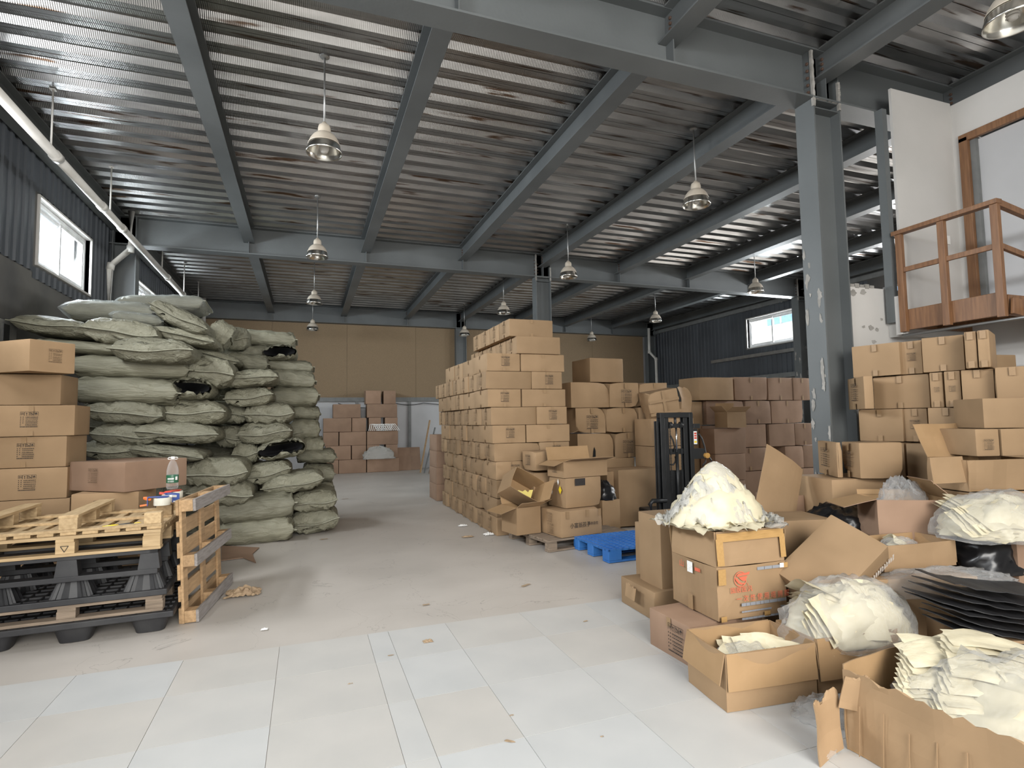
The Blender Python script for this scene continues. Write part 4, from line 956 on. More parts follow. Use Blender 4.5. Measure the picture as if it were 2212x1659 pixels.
S('sack half hidden behind the left cartons, low', 178, 300, 950, 998, YA+.1, roll=4)
S('boxy sack right of the wide brown carton', 399, 528, 994, 1051, YB_-.15)
S('boxy sack below the one beside the wide brown carton', 412, 540, 1042, 1094, YB_-.05)
S('sack in shadow behind the tape rolls and bottle', 330, 415, 1040, 1095, YB_+.1)
# third column
S('tilted seamed sack at the upper middle of the pile', 421, 516, 748, 791, YC, roll=14)
S('long sack running back behind the tilted upper middle one', 488, 578, 758, 803, YC+.55, 'side', roll=6)
S('bright clean sack, upper part of the middle column', 481, 597, 792, 840, YC-.15, roll=-7)
S('smooth oval sack below the bright clean one', 487, 587, 835, 879, YC-.1, roll=-4)
S('sharply pleated oval sack, middle column', 529, 631, 871, 915, YC)
S('shadowed pleated sack tucked left of the oval ones', 474, 533, 872, 914, YC+.25)
S('flat-sided sack with a pointed corner, middle column', 516, 626, 913, 958, YC)
S('short sack squeezed left of the flat-sided one', 466, 524, 922, 967, YC+.2)
S('short dark sack above the shadow gap, lower middle', 503, 556, 959, 1001, YC+.1)
S('torn sack gaping open toward the aisle, lower middle', 554, 660, 944, 998, YC-.05, op=True, roll=-8)
S('smooth sack with a slanting seam, lower middle', 527, 628, 996, 1050, YC-.1, roll=-8)
S('sack with a pointed left corner, near the aisle', 567, 698, 1018, 1072, YC-.2, roll=-7)
S('long bare sack lying sideways, second from the floor', 470, 634, 1068, 1136, YC-.35, 'side', roll=-3, D=.8)
S('long bare sack lying sideways on the floor', 470, 632, 1116, 1184, YC-.35, 'side', roll=-3, D=.8)
S('seamed sack at the aisle, second from the floor', 630, 729, 1058, 1110, YC-.05, roll=-5)
S('seamed sack on the floor at the aisle corner', 627, 732, 1101, 1155, YC+.05, roll=-4)
# far column by the aisle
S('sack sliding down steeply from the pile top', 440, 508, 684, 754, YC+.3, 'side', roll=32, D=.5)
S('short upright sack end at the pile top, light faced', 480, 537, 703, 755, YC+.75, roll=6)
S('rolled smooth sack on top of the far column', 525, 636, 710, 749, YD_, 'side', roll=2)
S('sack behind the gaping one near the top of the far column', 514, 580, 744, 773, YD_-.15, 'side')
S('gaping sack with a black bag inside, top of the far column', 566, 640, 742, 777, YD_-.3, op=True, roll=-3)
S('thin sack with end seam turned to the aisle, far column', 570, 675, 773, 808, YD_-.1, 'side', roll=3)
S('dark wrinkled sack third down in the far column', 582, 681, 794, 841, YD_-.2, 'side', roll=5)
S('folded sack fourth down in the far column', 582, 686, 836, 878, YD_-.25, 'side')
S('black-shadowed sack in the middle of the far column', 626, 692, 874, 908, YD_-.1, 'side', roll=4)
S('black-shadowed sack below the middle of the far column', 626, 690, 905, 949, YD_-.1, 'side')
S('sack behind the gaping lower one, far column', 654, 699, 945, 982, YD_-.1, 'side')
S('sack with hanging threads at the aisle, far column', 642, 726, 969, 1003, YD_-.2, 'side', roll=3)
S('lowest visible sack of the far column', 652, 724, 1002, 1045, YD_-.15, 'side', roll=5)
S('sack closing the gap below the far column', 650, 722, 1040, 1088, YD_, 'side')
# sacks in the dark gaps further in
for k, (x0, x1, y0, y1) in enumerate(((440, 500, 832, 880), (590, 640, 915, 960), (470, 560, 1000, 1050), (530, 590, 1040, 1085), (560, 640, 1085, 1140), (250, 345, 760, 815), (420, 480, 960, 1005), (330, 420, 1090, 1150), (330, 420, 1140, 1200), (430, 540, 1090, 1150))):
    S(f'sack deep in the pile, seen only through a gap, {ORD[k]} from the top', x0-12, x1+12, y0, y1, YC+1.05, L=.8)
#@@PART
for k in range(8):
    S(f'sack hidden behind the middle column, {ORD[k]} layer from the top', 425, 545, 752+k*46, 802+k*46, YC+1.05, L=.9)
    S(f'sack hidden behind the wall-side column, {ORD[k]} layer from the top', 190, 330, 760+k*46, 812+k*46, YA+1.1, L=.9)
# ================================================================== PALLETS
def wood_pallet(label, w, d, loc, rz=0, m='wood_new', nb=7, hb=.09, rot=None, ebd=.10, cat='pallet', group=None, runners=True, skip=()):
    t = thing('wooden_pallet', label, cat, loc, rz, group, rot); r = random.Random(len(label)); bt = .022
    if runners:
        for k, y in enumerate((-d/2+ebd/2, 0, d/2-ebd/2)):
            if ('run', k) in skip: continue
            MB().cbox((0, y, bt/2), (w, ebd, bt)).build('bottom_board', M[m], t, bevel=.002)
    z = bt if runners else 0
    for i, x in enumerate((-w/2+.06, 0, w/2-.06)):
        for y in (-d/2+ebd/2, 0, d/2-ebd/2):
            MB().cbox((x+r.uniform(-.004, .004), y, z+hb/2), (.12, ebd-.006, hb)).build('block', M[m], t, bevel=.003)
    z += hb
    for x in (-w/2+.06, 0, w/2-.06): MB().cbox((x, 0, z+bt/2), (.115, d, bt-.001)).build('cross_board', M[m], t, bevel=.002)
    z += bt; bw = d/nb*.74
    for k in range(nb):
        y = -d/2+bw/2+(d-bw)*k/(nb-1); MB().cbox((r.uniform(-.006, .006), y, z+bt/2), (w-r.uniform(0, .012), bw, bt)).build('deck_board', M[m], t, bevel=.002)
    return t
HP = .022*3+.09
pz = math.radians(2.0)
PXc, PYc = -1.68, 5.68     # middle of the pallet stack on the floor
def cup_pallet(label, w, d, loc, rz, up=False, ribs=False, hc=.13):
    t = thing('plastic_pallet', label, 'pallet', loc, rz, 'black plastic pallets in the stack')
    s = 1
    zt = hc if not up else 0
    mb = MB(); mb.cbox((0, 0, zt+.012), (w-.02, d-.02, .016))
    for k in range(13): mb.cbox((-w/2+.06+k*(w-.12)/12, 0, zt+.026), (.012, d-.06, .014))
    for k in range(9): mb.cbox((0, -d/2+.06+k*(d-.12)/8, zt+.026), (w-.06, .012, .014))
    mb.build('deck_plate', M['blackpl'], t)
    mb = MB(); b = .03
    mb.box((-w/2, -d/2, zt-.012), (w/2, -d/2+b, zt+.034)); mb.box((-w/2, d/2-b, zt-.012), (w/2, d/2, zt+.034)); mb.box((-w/2, -d/2+b, zt-.012), (-w/2+b, d/2-b, zt+.034)); mb.box((w/2-b, -d/2+b, zt-.012), (w/2, d/2-b, zt+.034))
    mb.build('rim', M['blackpl'], t, bevel=.006)
    for x in (-w/2+.17, 0, w/2-.17):
        for y in (-d/2+.14, 0, d/2-.14):
            z0, z1 = (0, hc) if not up else (.03, .03+hc)
            n = 40; ra, rb = (.088, .125) if not up else (.125, .082)
            vs = []
            for zz, rr in ((z0, ra), (z1, rb)):
                for k in range(n):
                    a = 2*PI*k/n; c, s_ = math.cos(a), math.sin(a); q = 1+(.045*(-1)**k if ribs else 0)
                    vs.append((x+math.copysign(abs(c)**.5, c)*rr*q*1.1, y+math.copysign(abs(s_)**.5, s_)*rr*q*.9, zz))
            fs = [(k, (k+1) % n, n+(k+1) % n, n+k) for k in range(n)]+[tuple(range(n))[::-1], tuple(n+k for k in range(n))]
            MB().add(vs, fs).build('foot' if not up else 'ribbed_cone', M['blackpl'], t)
    return t
z = 0
cup_pallet('black plastic pallet on cup feet at the bottom of the stack', 1.32, 1.05, (PXc+.03, PYc, 0), pz, False, False, .125)
z = .125+.036
wood_pallet('weathered thin wooden pallet between two black plastic ones', 1.24, .98, (PXc-.01, PYc, z), pz, 'wood_old', 6, .055, runners=True, group=None); z += .055+.066+.002
cup_pallet('black plastic pallet upside down with ribbed cones pointing up', 1.28, 1.02, (PXc+.0, PYc, z+.013), pz, True, True, .125); z += .013+.03+.125
t = thing('plastic_pallet', 'black plastic pallet with runners under the top wooden ones', 'pallet', (PXc-.02, PYc, z), pz, 'black plastic pallets in the stack')
for y in (-.44, 0, .44): MB().cbox((0, y, .02), (1.18, .11, .04)).build('runner', M['blackpl'], t, bevel=.005)
for x in (-.53, 0, .53):
    for y in (-.44, 0, .44):
        mb = MB(); a, b = .075, .06; mb.add([(x-a, y-.05, .04), (x+a, y-.05, .04), (x+a, y+.05, .04), (x-a, y+.05, .04), (x-b, y-.045, .16), (x+b, y-.045, .16), (x+b, y+.045, .16), (x-b, y+.045, .16)],
                 [(0, 1, 5, 4), (1, 2, 6, 5), (2, 3, 7, 6), (3, 0, 4, 7)]); mb.build('pallet_leg', M['blackpl'], t)
mb = MB()
for k in range(5): mb.cbox((0, -.44+k*.22, .175), (1.18, .10, .03))
mb.cbox((-.56, 0, .175), (.06, .98, .028)); mb.cbox((.56, 0, .175), (.06, .98, .028)); mb.build('deck_plate', M['blackpl'], t, bevel=.004)
z += .192
wood_pallet('pale pine pallet second from the top of the stack', 1.24, 1.0, (PXc-.03, PYc-.01, z), pz, 'wood_new', 8, .085); z += .085+.066+.002
ztop = z
t = wood_pallet('pale pine pallet lying upside down on top of the stack', 1.22, .98, (PXc-.02, PYc+.02, z+.085+.066), 0, 'wood_new', 9, .085, rot=(PI, 0, pz+PI/1), skip=(('run', 2),))
# its runners are turned to point away from the camera
t.rotation_euler = (Matrix.Rotation(pz+PI/2, 3, 'Z') @ Matrix.Rotation(PI, 3, 'X')).to_euler(); t.scale = (.83, 1.24, 1)
ztri = .77
mb = MB(); a = .022
for k in range(3):
    p = V((math.sin(2*PI*k/3)*a*1.3, 0, -math.cos(2*PI*k/3)*a*1.3)); q = V((math.sin(2*PI*(k+1)/3)*a*1.3, 0, -math.cos(2*PI*(k+1)/3)*a*1.3)); mb.bar(p, q, .004, .002, (0, 1, 0))
tp = [o for o in bpy.data.objects if o.get('label') == 'pale pine pallet second from the top of the stack'][0]
o = mb.build('printed_mark', M['ink'], tp); o.location = (0, -.5-.003, .022+.043)
# pallet standing on edge against the stack
m3 = Matrix(((0, 0, -1), (-1, 0, 0), (0, 1, 0))).transposed().to_3x3()
t = wood_pallet('brown wooden pallet standing on its edge beside the black pallets', 1.18, 1.0, (0, 0, 0), 0, 'wood_mid', 6, .085)
lx = V((math.sin(math.radians(-6)), -math.cos(math.radians(-6)), 0)); ly = V((-.045, 0, 1)).normalized(); lz = lx.cross(ly).normalized(); ly = lz.cross(lx)
t.matrix_world = Matrix(((lx.x, ly.x, lz.x, -.775), (lx.y, ly.y, lz.y, 5.92), (lx.z, ly.z, lz.z, .503), (0, 0, 0, 1)))
for c in t.children:
    if c.name.startswith('bottom_board'): c.data.materials[0] = M['wood_grey']
# ---- small things on the pallet stack
zb = ztop+.022
zd = zb
t = thing('water_bottle', 'clear plastic water bottle with a dark green label on the pallets', 'bottle', (-1.335, 5.86, .965))
MB().lathe([(0, .002), (.042, .004), (.047, .02), (.047, .135), (.046, .17), (.040, .205), (.028, .24), (.016, .258), (.016, .27)], 24).build('bottle_body', film_mat('bottle_plastic', .10, (.8, .82, .82), .08), t, smooth=True)
MB().lathe([(.048, .06), (.0485, .062), (.0485, .128), (.048, .13)], 28).build('label', M['green'], t, smooth=True)
mb = MB(); mb.lathe([(0, .292), (.015, .292), (.017, .288), (.017, .266), (.0, .266)], 16)
for s_ in (-1, 1): mb.tube([(s_*.016, 0, .285), (s_*.034, 0, .284), (s_*.040, 0, .276), (s_*.034, 0, .268), (s_*.016, 0, .267)], .0035, 6)
mb.build('cap', M['whitepl'], t, smooth=True)
mb = MB()
for k, (zz, hh) in enumerate(((.100, .004), (.090, .010), (.077, .003), (.069, .003))):
    for q in range(9):
        a = math.radians(-128+q*7); b = math.radians(-128+(q+.75)*7); R = .0492
        mb.add([(R*math.cos(a), R*math.sin(a), zz), (R*math.cos(b), R*math.sin(b), zz), (R*math.cos(b), R*math.sin(b), zz+hh), (R*math.cos(a), R*math.sin(a), zz+hh)], [(0, 1, 2, 3)])
for q in range(4):
    a = math.radians(-52+q*6); b = math.radians(-52+(q+1)*6); R = .0492
    mb.add([(R*math.cos(a), R*math.sin(a), .085), (R*math.cos(b), R*math.sin(b), .085), (R*math.cos(b), R*math.sin(b), .115), (R*math.cos(a), R*math.sin(a), .115)], [(0, 1, 2, 3)])
mb.build('label_print', M['whitepl'], t)
def place(t, px, py, Y, z=None):
    P = aty(px, py, Y); t.location = (P.x, P.y, P.z if z is None else z)
place(t, 372, 1057, 5.83)
bz = t.location.z
def tape_gun(lab, px, py, Y, z, rz, mh, handle):
    t = thing('tape_dispenser', lab, 'tape dispenser', (0, 0, 0), rz); place(t, px, py, Y, z)
    MB().lathe([(.040, 0), (.062, 0), (.062, .06), (.040, .06), (.040, 0)], 26).build('tape_roll', M['taperoll'], t, smooth=False)
    MB().lathe([(.0, -.002), (.040, -.002), (.040, .064), (.034, .064), (.034, .004), (0, .004)], 20).build('reel', M[mh], t)
    mb = MB(); mb.box((-.10, -.03, .066), (.05, .03, .072)); mb.box((-.104, -.03, .0), (-.098, .03, .072)); mb.build('holder', M[mh], t, bevel=.002)
    mb = MB(); mb.bar((-.10, 0, .01), (-.155, -.01, .004), .05, .01); mb.bar((-.09, 0, .05), (-.13, .06, .06), .03, .02); mb.build('blade_guard', M[handle], t, bevel=.003)
    return t
tape_gun('blue and orange tape dispenser with a clear roll on the pallets', 350, 1091, 5.45, 1.0-.045, .1, 'bluepl', 'orange')
tape_gun('red tape dispenser standing under the water bottle', 378, 1074, 5.83, bz-.078, 1.2, 'redpl', 'redpl')
tape_gun('second tape roll between the blue dispenser and the bottle', 367, 1083, 5.65, bz-.085, 2.2, 'bluepl', 'whitepl')
MB().cbox((0, 0, 0), (.30, .5, .02))
t = thing('pliers', 'yellow and black handled tool lying on the top pallet', 'tool', (0, 0, 0), .25); place(t, 262, 1127, 5.28, ztop+.024)
MB().tube([(-.12, -.012, .012), (-.05, -.01, .014), (0, 0, .012)], [.010, .013, .008], 8).build('handle', M['yellow'], t, smooth=True)
MB().tube([(-.02, 0, .012), (.05, .004, .014), (.09, .0, .012)], [.012, .014, .008], 8).build('grip', M['rubber'], t, smooth=True)
MB().tube([(.085, 0, .012), (.12, .004, .012), (.135, .008, .012)], [.011, .012, .006], 8).build('handle_end', M['yellow'], t, smooth=True)
# ---- things on the floor
def crumpled(name, label, cat, px, py, sx, sy, sz, m, seed, z=0):
    r = random.Random(seed); mb = MB(); nu = 22; nv = 14; vs = []; off = V((seed*3.1, 1, 2))
    for i in range(nu+1):
        for j in range(nv+1):
            u, v = -1+2*i/nu, -1+2*j/nv; e = 1+.3*noise.noise(V((u*2, v*2, 5))+off)
            h = (1-.85*max(abs(u), abs(v))**2)*(.35+.9*abs(noise.noise(V((u*2.2, v*2.2, 0))+off)))+.15*noise.noise(V((u*6, v*6, 1))+off)
            vs.append((u*sx/2*e, v*sy/2*e, max(.002, h*sz)))
    mb.add(vs, [(i*(nv+1)+j, (i+1)*(nv+1)+j, (i+1)*(nv+1)+j+1, i*(nv+1)+j+1) for i in range(nu) for j in range(nv)])
    o = mb.build(name, M[m]); P = atz(px, py, z); o.location = (P.x, P.y, z+.002); return tag(o, label, cat)
crumpled('crumpled_paper', 'crumpled brown paper lying on the bare concrete', 'paper', 527, 1283, .30, .22, .10, 'crumple', 3)
crumpled('paper_scrap', 'tiny white scrap on the concrete before the tiles', 'paper', 571, 1360, .05, .05, .015, 'paper', 5)
crumpled('paper_scrap', 'white paper scrap beside the carton wall base', 'paper', 1000, 1136, .14, .10, .03, 'paper', 6)
crumpled('paper_scrap', 'white torn scrap left of the base pallet', 'paper', 1056, 1155, .14, .12, .05, 'paper', 8)
crumpled('paper_scrap', 'brown paper shred along the foot of the carton wall', 'paper', 1010, 1160, .16, .08, .03, 'crumple', 9)
crumpled('paper_scrap', 'small dark leaf-like scrap on the white tiles', 'paper', 924, 1386, .07, .06, .02, 'crumple', 10)
for k, (px, py, L, a) in enumerate(((1135, 1265, .14, .5), (920, 1307, .10, .2), (843, 1417, .05, 0), (757, 1478, .04, 0), (1265, 1343, .06, .4), (1105, 1547, .03, 0), (1100, 1603, .07, -.6), (1300, 1593, .03, 0), (700, 1165, .16, .1), (745, 1078, .2, .1))):
    P = atz(px, py, 0); rr = random.Random(k); n = 9
    o = MB().add([(L*.5*math.cos(q*2*PI/n)*(.6+.5*rr.random()), L*.16*math.sin(q*2*PI/n)*(.5+.7*rr.random()), .0055 if q % 2 else .003) for q in range(n)], [tuple(range(n))]).build('floor_litter', M['crumple'])
    o.location = (P.x, P.y, .001); o.rotation_euler = (0, 0, a); tag(o, 'tiny dark shred of litter lying flat on the floor', 'litter', 'shreds of litter on the floor')
pp = [atz(x, y, 0) for x, y in ((478, 1180), (560, 1184), (545, 1198), (553, 1217), (525, 1206), (478, 1212))]
c = sum(pp, V())/len(pp); mb = MB(); n = len(pp)
mb.add([(p-c)+V((0, 0, .003)) for p in pp]+[(p-c)+V((0, 0, .010)) for p in pp], [tuple(range(n)), tuple(range(n, 2*n))[::-1]]+[(i, (i+1) % n, n+(i+1) % n, n+i) for i in range(n)])
o = mb.build('torn_card', M['brown']); o.location = c; tag(o, 'torn piece of cardboard flat on the floor by the sacks', 'cardboard')
bm = None
# ---- blue plastic pallet
t = thing('plastic_pallet', 'blue plastic grid pallet on the floor before the lift', 'pallet', (0, 0, 0), math.radians(1.5))
BP = atz(1312, 1217, 0); w_, d_, hP = 1.22, .84, .15
t.location = (BP.x+w_/2*math.cos(.026), BP.y+d_/2, 0)
mb = MB()
for k in range(15): mb.cbox((-w_/2+.011+k*(w_-.022)/14, 0, hP-.012), (.022, d_, .024))
for k in range(13): mb.cbox((0, -d_/2+.011+k*(d_-.022)/12, hP-.013), (w_, .022, .022))
mb.cbox((0, 0, hP-.021), (w_-.01, d_-.01, .006)); mb.build('deck_grid', M['blue'], t)
for y in (-d_/2+.07, 0, d_/2-.07):
    mb = MB()
    for x in (-w_/2+.085, 0, w_/2-.085): mb.cbox((x, y, .077), (.17, .14, .106))
    mb.cbox((0, y, .012), (w_, .138, .024)); mb.build('runner', M['blue'], t, bevel=.006)
# ---- grey wooden base pallet in front of the carton wall
A, B = atz(1175, 1195, 0), atz(1077, 1166, 0)
wood_pallet('old grey wooden pallet under the front cartons', 1.24, 1.02, (A.x+.60, A.y+.60, 0), math.radians(9), 'wood_old', 6, .075)
ZP = .075+.066+.006
# cartons standing on it
corner_box('carton printed with black lettering on the grey pallet', 1213, 1163, 1106, 1168, 1301, z0=ZP, yaw=8, m='kraft', bulge=.012, dent=.05, side='R')
tt = [o for o in bpy.data.objects if o.get('label') == 'carton printed with black lettering on the grey pallet'][0]
bb = tt.children[0].data; xs3 = [v.co for v in bb.vertices]; ww = max(v.x for v in xs3)-min(v.x for v in xs3); dd = max(v.y for v in xs3)-min(v.y for v in xs3); hh = max(v.z for v in xs3)
put_on(tt, text_mesh('小富翁孩子', M['ink'], 1), 'lettering', '-y', ww, dd, hh, -.06, hh*.42, .062, .070, eps=.016)
put_on(tt, text_mesh('身体自在', M['ink'], 1), 'lettering', '-y', ww, dd, hh, .25, hh*.44, .042, .045, eps=.016)
put_on(tt, INKF, 'printed_mark', '-x', ww, dd, hh, .05, hh*.25, .14, .12, eps=.016); put_on(tt, INKF, 'printed_mark', '-x', ww, dd, hh, .0, hh*.68, .13, .11, eps=.016)
for u in (-.36, .12, .42): put_on(tt, STRIP, 'tape', '-y', ww, dd, hh, u, hh*.85, .045, hh*.28, eps=.0145)
tb = corner_box('taped carton with a yellow label carrying the open-lidded one', 1223, 1100, 1034, 1185, 1299, Y=A.y+.22, z0=ZP+hh+.004, yaw=8, bulge=.012, dent=.04)
co = [v.co for v in tb.children[0].data.vertices]; w2 = max(v.x for v in co)-min(v.x for v in co); d2 = max(v.y for v in co)-min(v.y for v in co); h2 = max(v.z for v in co)
put_on(tb, STRIP, 'black_label', '-y', w2, d2, h2, -.12, h2*.86, .16, .09, eps=.016).data = MB().add([(-.5, 0, -.5), (.5, 0, -.5), (.5, 0, .5), (-.5, 0, .5)], [(0, 1, 2, 3)]).mesh('black_label', M['ink'])
def quadp(m): return MB().add([(-.5, 0, 0), (0, 0, -.5), (.5, 0, 0), (0, 0, .5)], [(0, 1, 2, 3)]).mesh('label', M[m])
put_on(tb, quadp('yellow'), 'yellow_label', '-x', w2, d2, h2, .25, h2*.60, .075, .11, eps=.016)
put_on(tb, quadp('paper'), 'torn_label', '-x', w2, d2, h2, .15, h2*.86, .04, .08, eps=.016); put_on(tb, quadp('paper'), 'torn_label', '-x', w2, d2, h2, -.2, h2*.5, .03, .08, eps=.016)
open_L = corner_box('open-lidded carton with its front flap folded out', 1218, 1031, 1000, 1183, 1312, Y=A.y+.22, z0=ZP+hh+h2+.010, yaw=8, h=.205, make=lambda l, w, d, h, c, a, **k: open_carton(l, w, d, h, c, a, flaps={'-y': (.18, 76), '+y': (.18, 15), '-x': (.15, 110), '+x': (.15, 85)}, mark='-x', mz=.55))
tA = corner_box('carton with wide open flaps at the corner of the grey pallet', 1117, 1157, 1098, 1073, 1167, Y=A.y+.42, z0=ZP, yaw=10, W=.36, D=.40, make=lambda l, w, d, h, c, a, **k: open_carton(l, w, d, h, c, a, flaps={'-x': (.24, 105, .01), '-y': (.14, 60), '+x': (.2, 70), '+y': (.2, 20)}))
pb = aty(1128, 1075, A.y+.60)
tB = open_carton('tipped open carton with yellow paper inside', .46, .30, .36, (pb.x-.02, pb.y+.24, ZP+.50), 0, None, rot=(math.radians(66), math.radians(30), 0), flaps={'+x': (.20, 8)})
o = MB().add([(-.14, -.14, .22), (.16, -.14, .22), (.16, .05, .21), (.11, .02, .21), (.10, -.02, .21), (.05, -.01, .21), (.02, -.05, .21), (-.04, -.06, .21), (-.08, -.10, .21), (-.14, -.11, .21)], [tuple(range(10))]).build('yellow_paper', M['yellowpaper'])
o.matrix_world = Matrix.Translation((pb.x-.02, pb.y+.24, ZP+.50)) @ Matrix.Rotation(math.radians(30), 4, 'Y') @ Matrix.Rotation(math.radians(66), 4, 'X'); tag(o, 'torn bright yellow paper inside the tipped open carton', 'paper')
corner_box('tilted carton leaning on the wall above the open ones', 1157, 1020, 966, 1129, 1222, Y=A.y+.75, yaw=8, h=.26, bulge=.012, dent=.05, mark='-x', z0=.92)
carton('carton under the tilted one, hidden behind the open cartons', .5, .4, .74, (aty(1175, 1080, A.y+.97).x, A.y+1.0, ZP), .1, None, bulge=.01)
#@@PART
# ================================================================== PALLET LIFT
LY = 6.45
lo = aty(1467, 1200, LY); kx = zc(lo)/F
lift = thing('pallet_lift', 'black hydraulic pallet lift mast behind the blue pallet', 'lift', (lo.x, LY, 0), math.radians(-6))
def lz(py): return aty(1467, py, LY).z
def lx_(px): return (px-1467)*kx
def lbox(name, x0, x1, y0, y1, d0, d1, m='mast', bevel=.004):
    return MB().box((lx_(x0), d0, lz(y1)), (lx_(x1), d1, lz(y0))).build(name, M[m], lift, bevel=bevel)
zb_ = .06
def channel(x0, x1, top, nm, d0=-.05, d1=.06):
    a, b = lx_(x0), lx_(x1); t_ = .012; zt_ = lz(top); mb = MB()
    mb.box((a, d0, zb_), (b, d0+t_, zt_)); mb.box((a, d1-t_, zb_), (b, d1, zt_)); mid_ = (a+b)/2; mb.box((mid_-t_/2, d0+t_, zb_), (mid_+t_/2, d1-t_, zt_))
    return mb.build(nm, M['mast'], lift, bevel=.003)
channel(1429, 1438, 893, 'mast_channel'); channel(1441, 1451, 897, 'mast_channel', -.02, .07); channel(1487, 1497, 897, 'mast_channel', -.02, .07); channel(1499, 1508, 893, 'mast_channel')
channel(1424, 1429, 909, 'outer_rail', 0, .08); channel(1508, 1513, 905, 'outer_rail', 0, .08)
lbox('top_crossbar', 1429, 1508, 891, 902, -.04, .05); lbox('crossbar', 1451, 1488, 969, 981, .0, .05); lbox('lower_plate', 1440, 1500, 1016, 1160, .03, .06); lbox('base_beam', 1405, 1520, 1128, 1185, -.02, .12)
rod = MB().tube([(lx_(1469.5), -.01, lz(1120)), (lx_(1469.5), -.01, lz(975))], .022, 12).build('cylinder_barrel', M['mast'], lift, smooth=True)
MB().tube([(lx_(1469.5), -.01, lz(976)), (lx_(1469.5), -.01, lz(922))], .013, 12).build('piston_rod', M['chrome'], lift, smooth=True)
MB().tube([(lx_(1469.5), -.01, lz(1040)), (lx_(1469.5), -.01, lz(981))], .014, 12).build('piston_rod', M['chrome'], lift, smooth=True)
MB().tube([(lx_(1468), -.01, lz(924)), (lx_(1468), -.01, lz(898))], .018, 10).build('cylinder_head', M['mast'], lift, smooth=True)
lbox('pulley_yoke', 1456, 1482, 915, 924, -.03, .01)
for px in (1455, 1482):
    o = MB().lathe([(.012, -.02), (.045, -.02), (.04, 0), (.045, .02), (.012, .02)], 20).build('chain_pulley', M['mast'], lift); o.rotation_euler = (0, PI/2, 0); o.location = (lx_(px), -.01, lz(918))
for px in (1451.5, 1477.5):
    mb = MB()
    for k in range(46): mb.cbox((lx_(px), -.045, lz(918)-k*.020), (.012 if k % 2 else .018, .01, .016))
    mb.build('lift_chain', M['mast'], lift)
lbox('valve_block', 1510, 1526, 916, 926, -.04, .05); lbox('control_box', 1507, 1518, 927, 962, -.05, .05); lbox('pump_body', 1507, 1534, 970, 992, -.05, .09)
st = lbox('warning_sticker', 1508, 1516, 932, 960, -.053, -.051, 'paper', 0)
for y0, y1, m in ((935, 950, 'redpl'), (953, 959, 'yellow')):
    mb = MB(); n = 3 if m == 'redpl' else 1
    for q in range(n): mb.box((lx_(1509), -.0545, lz(y0+(y1-y0)*(q+.7)/n)), (lx_(1515), -.0535, lz(y0+(y1-y0)*q/n)))
    mb.build('sticker_print', M[m], lift)
def hose(pts): MB().tube([(lx_(x), d, lz(y)) for x, y, d in pts], .012, 8).build('hydraulic_hose', M['rubber'], lift, smooth=True)
hose([(1518, 940, 0), (1527, 939, .0), (1534, 950, 0), (1539, 966, 0), (1542, 985, 0), (1540, 1000, 0), (1532, 1008, 0)])
hose([(1540, 986, .05), (1552, 987, .05), (1560, 997, .05), (1561, 1008, .05), (1556, 1020, .05)])
hose([(1454, 940, -.02), (1460, 950, -.02), (1464, 965, -.02), (1462, 975, 0)]); hose([(1464, 985, -.02), (1464, 997, -.02), (1459, 1003, -.02), (1453, 1002, 0)])
o = MB().lathe([(0, -.03), (.034, -.03), (.036, .0), (.036, .03), (0, .03)], 18).build('filler_cap', M['orange'], lift); o.data.materials[0] = mat('brass_cap', (.50, .27, .07), rough=.4); o.rotation_euler = (PI/2, 0, 0); o.location = (lx_(1536), -.07, lz(985))
MB().tube([(lx_(1436), -.06, lz(1078)), (lx_(1402), -.07, lz(1077)), (lx_(1396), -.07, lz(1084)), (lx_(1400), -.07, lz(1100)), (lx_(1406), -.05, lz(1130))], [.028, .030, .030, .026, .022], 10).build('lever_arm', M['mast'], lift, smooth=True)
for s_ in (-1, 1):
    MB().box((s_*.28-.05, -.55, .02), (s_*.28+.05, .1, .09)).build('outrigger', M['mast'], lift, bevel=.008)
    o = MB().lathe([(0, -.03), (.055, -.03), (.06, -.02), (.06, .02), (.055, .03), (0, .03)], 20).build('wheel', M['rubber'], lift); o.rotation_euler = (0, PI/2, 0); o.location = (s_*.28, .2, .06)
MB().box((-.30, .08, .05), (.30, .55, .35)).build('power_unit', M['mast'], lift, bevel=.02)
# timber floor boards lying behind the blue pallet
wood_pallet('dark flat wooden pallet on the floor behind the lift', 1.5, 1.1, (aty(1390, 1120, 7.0).x, 7.05, 0), 0, 'wood_old', 8, .05) if False else None
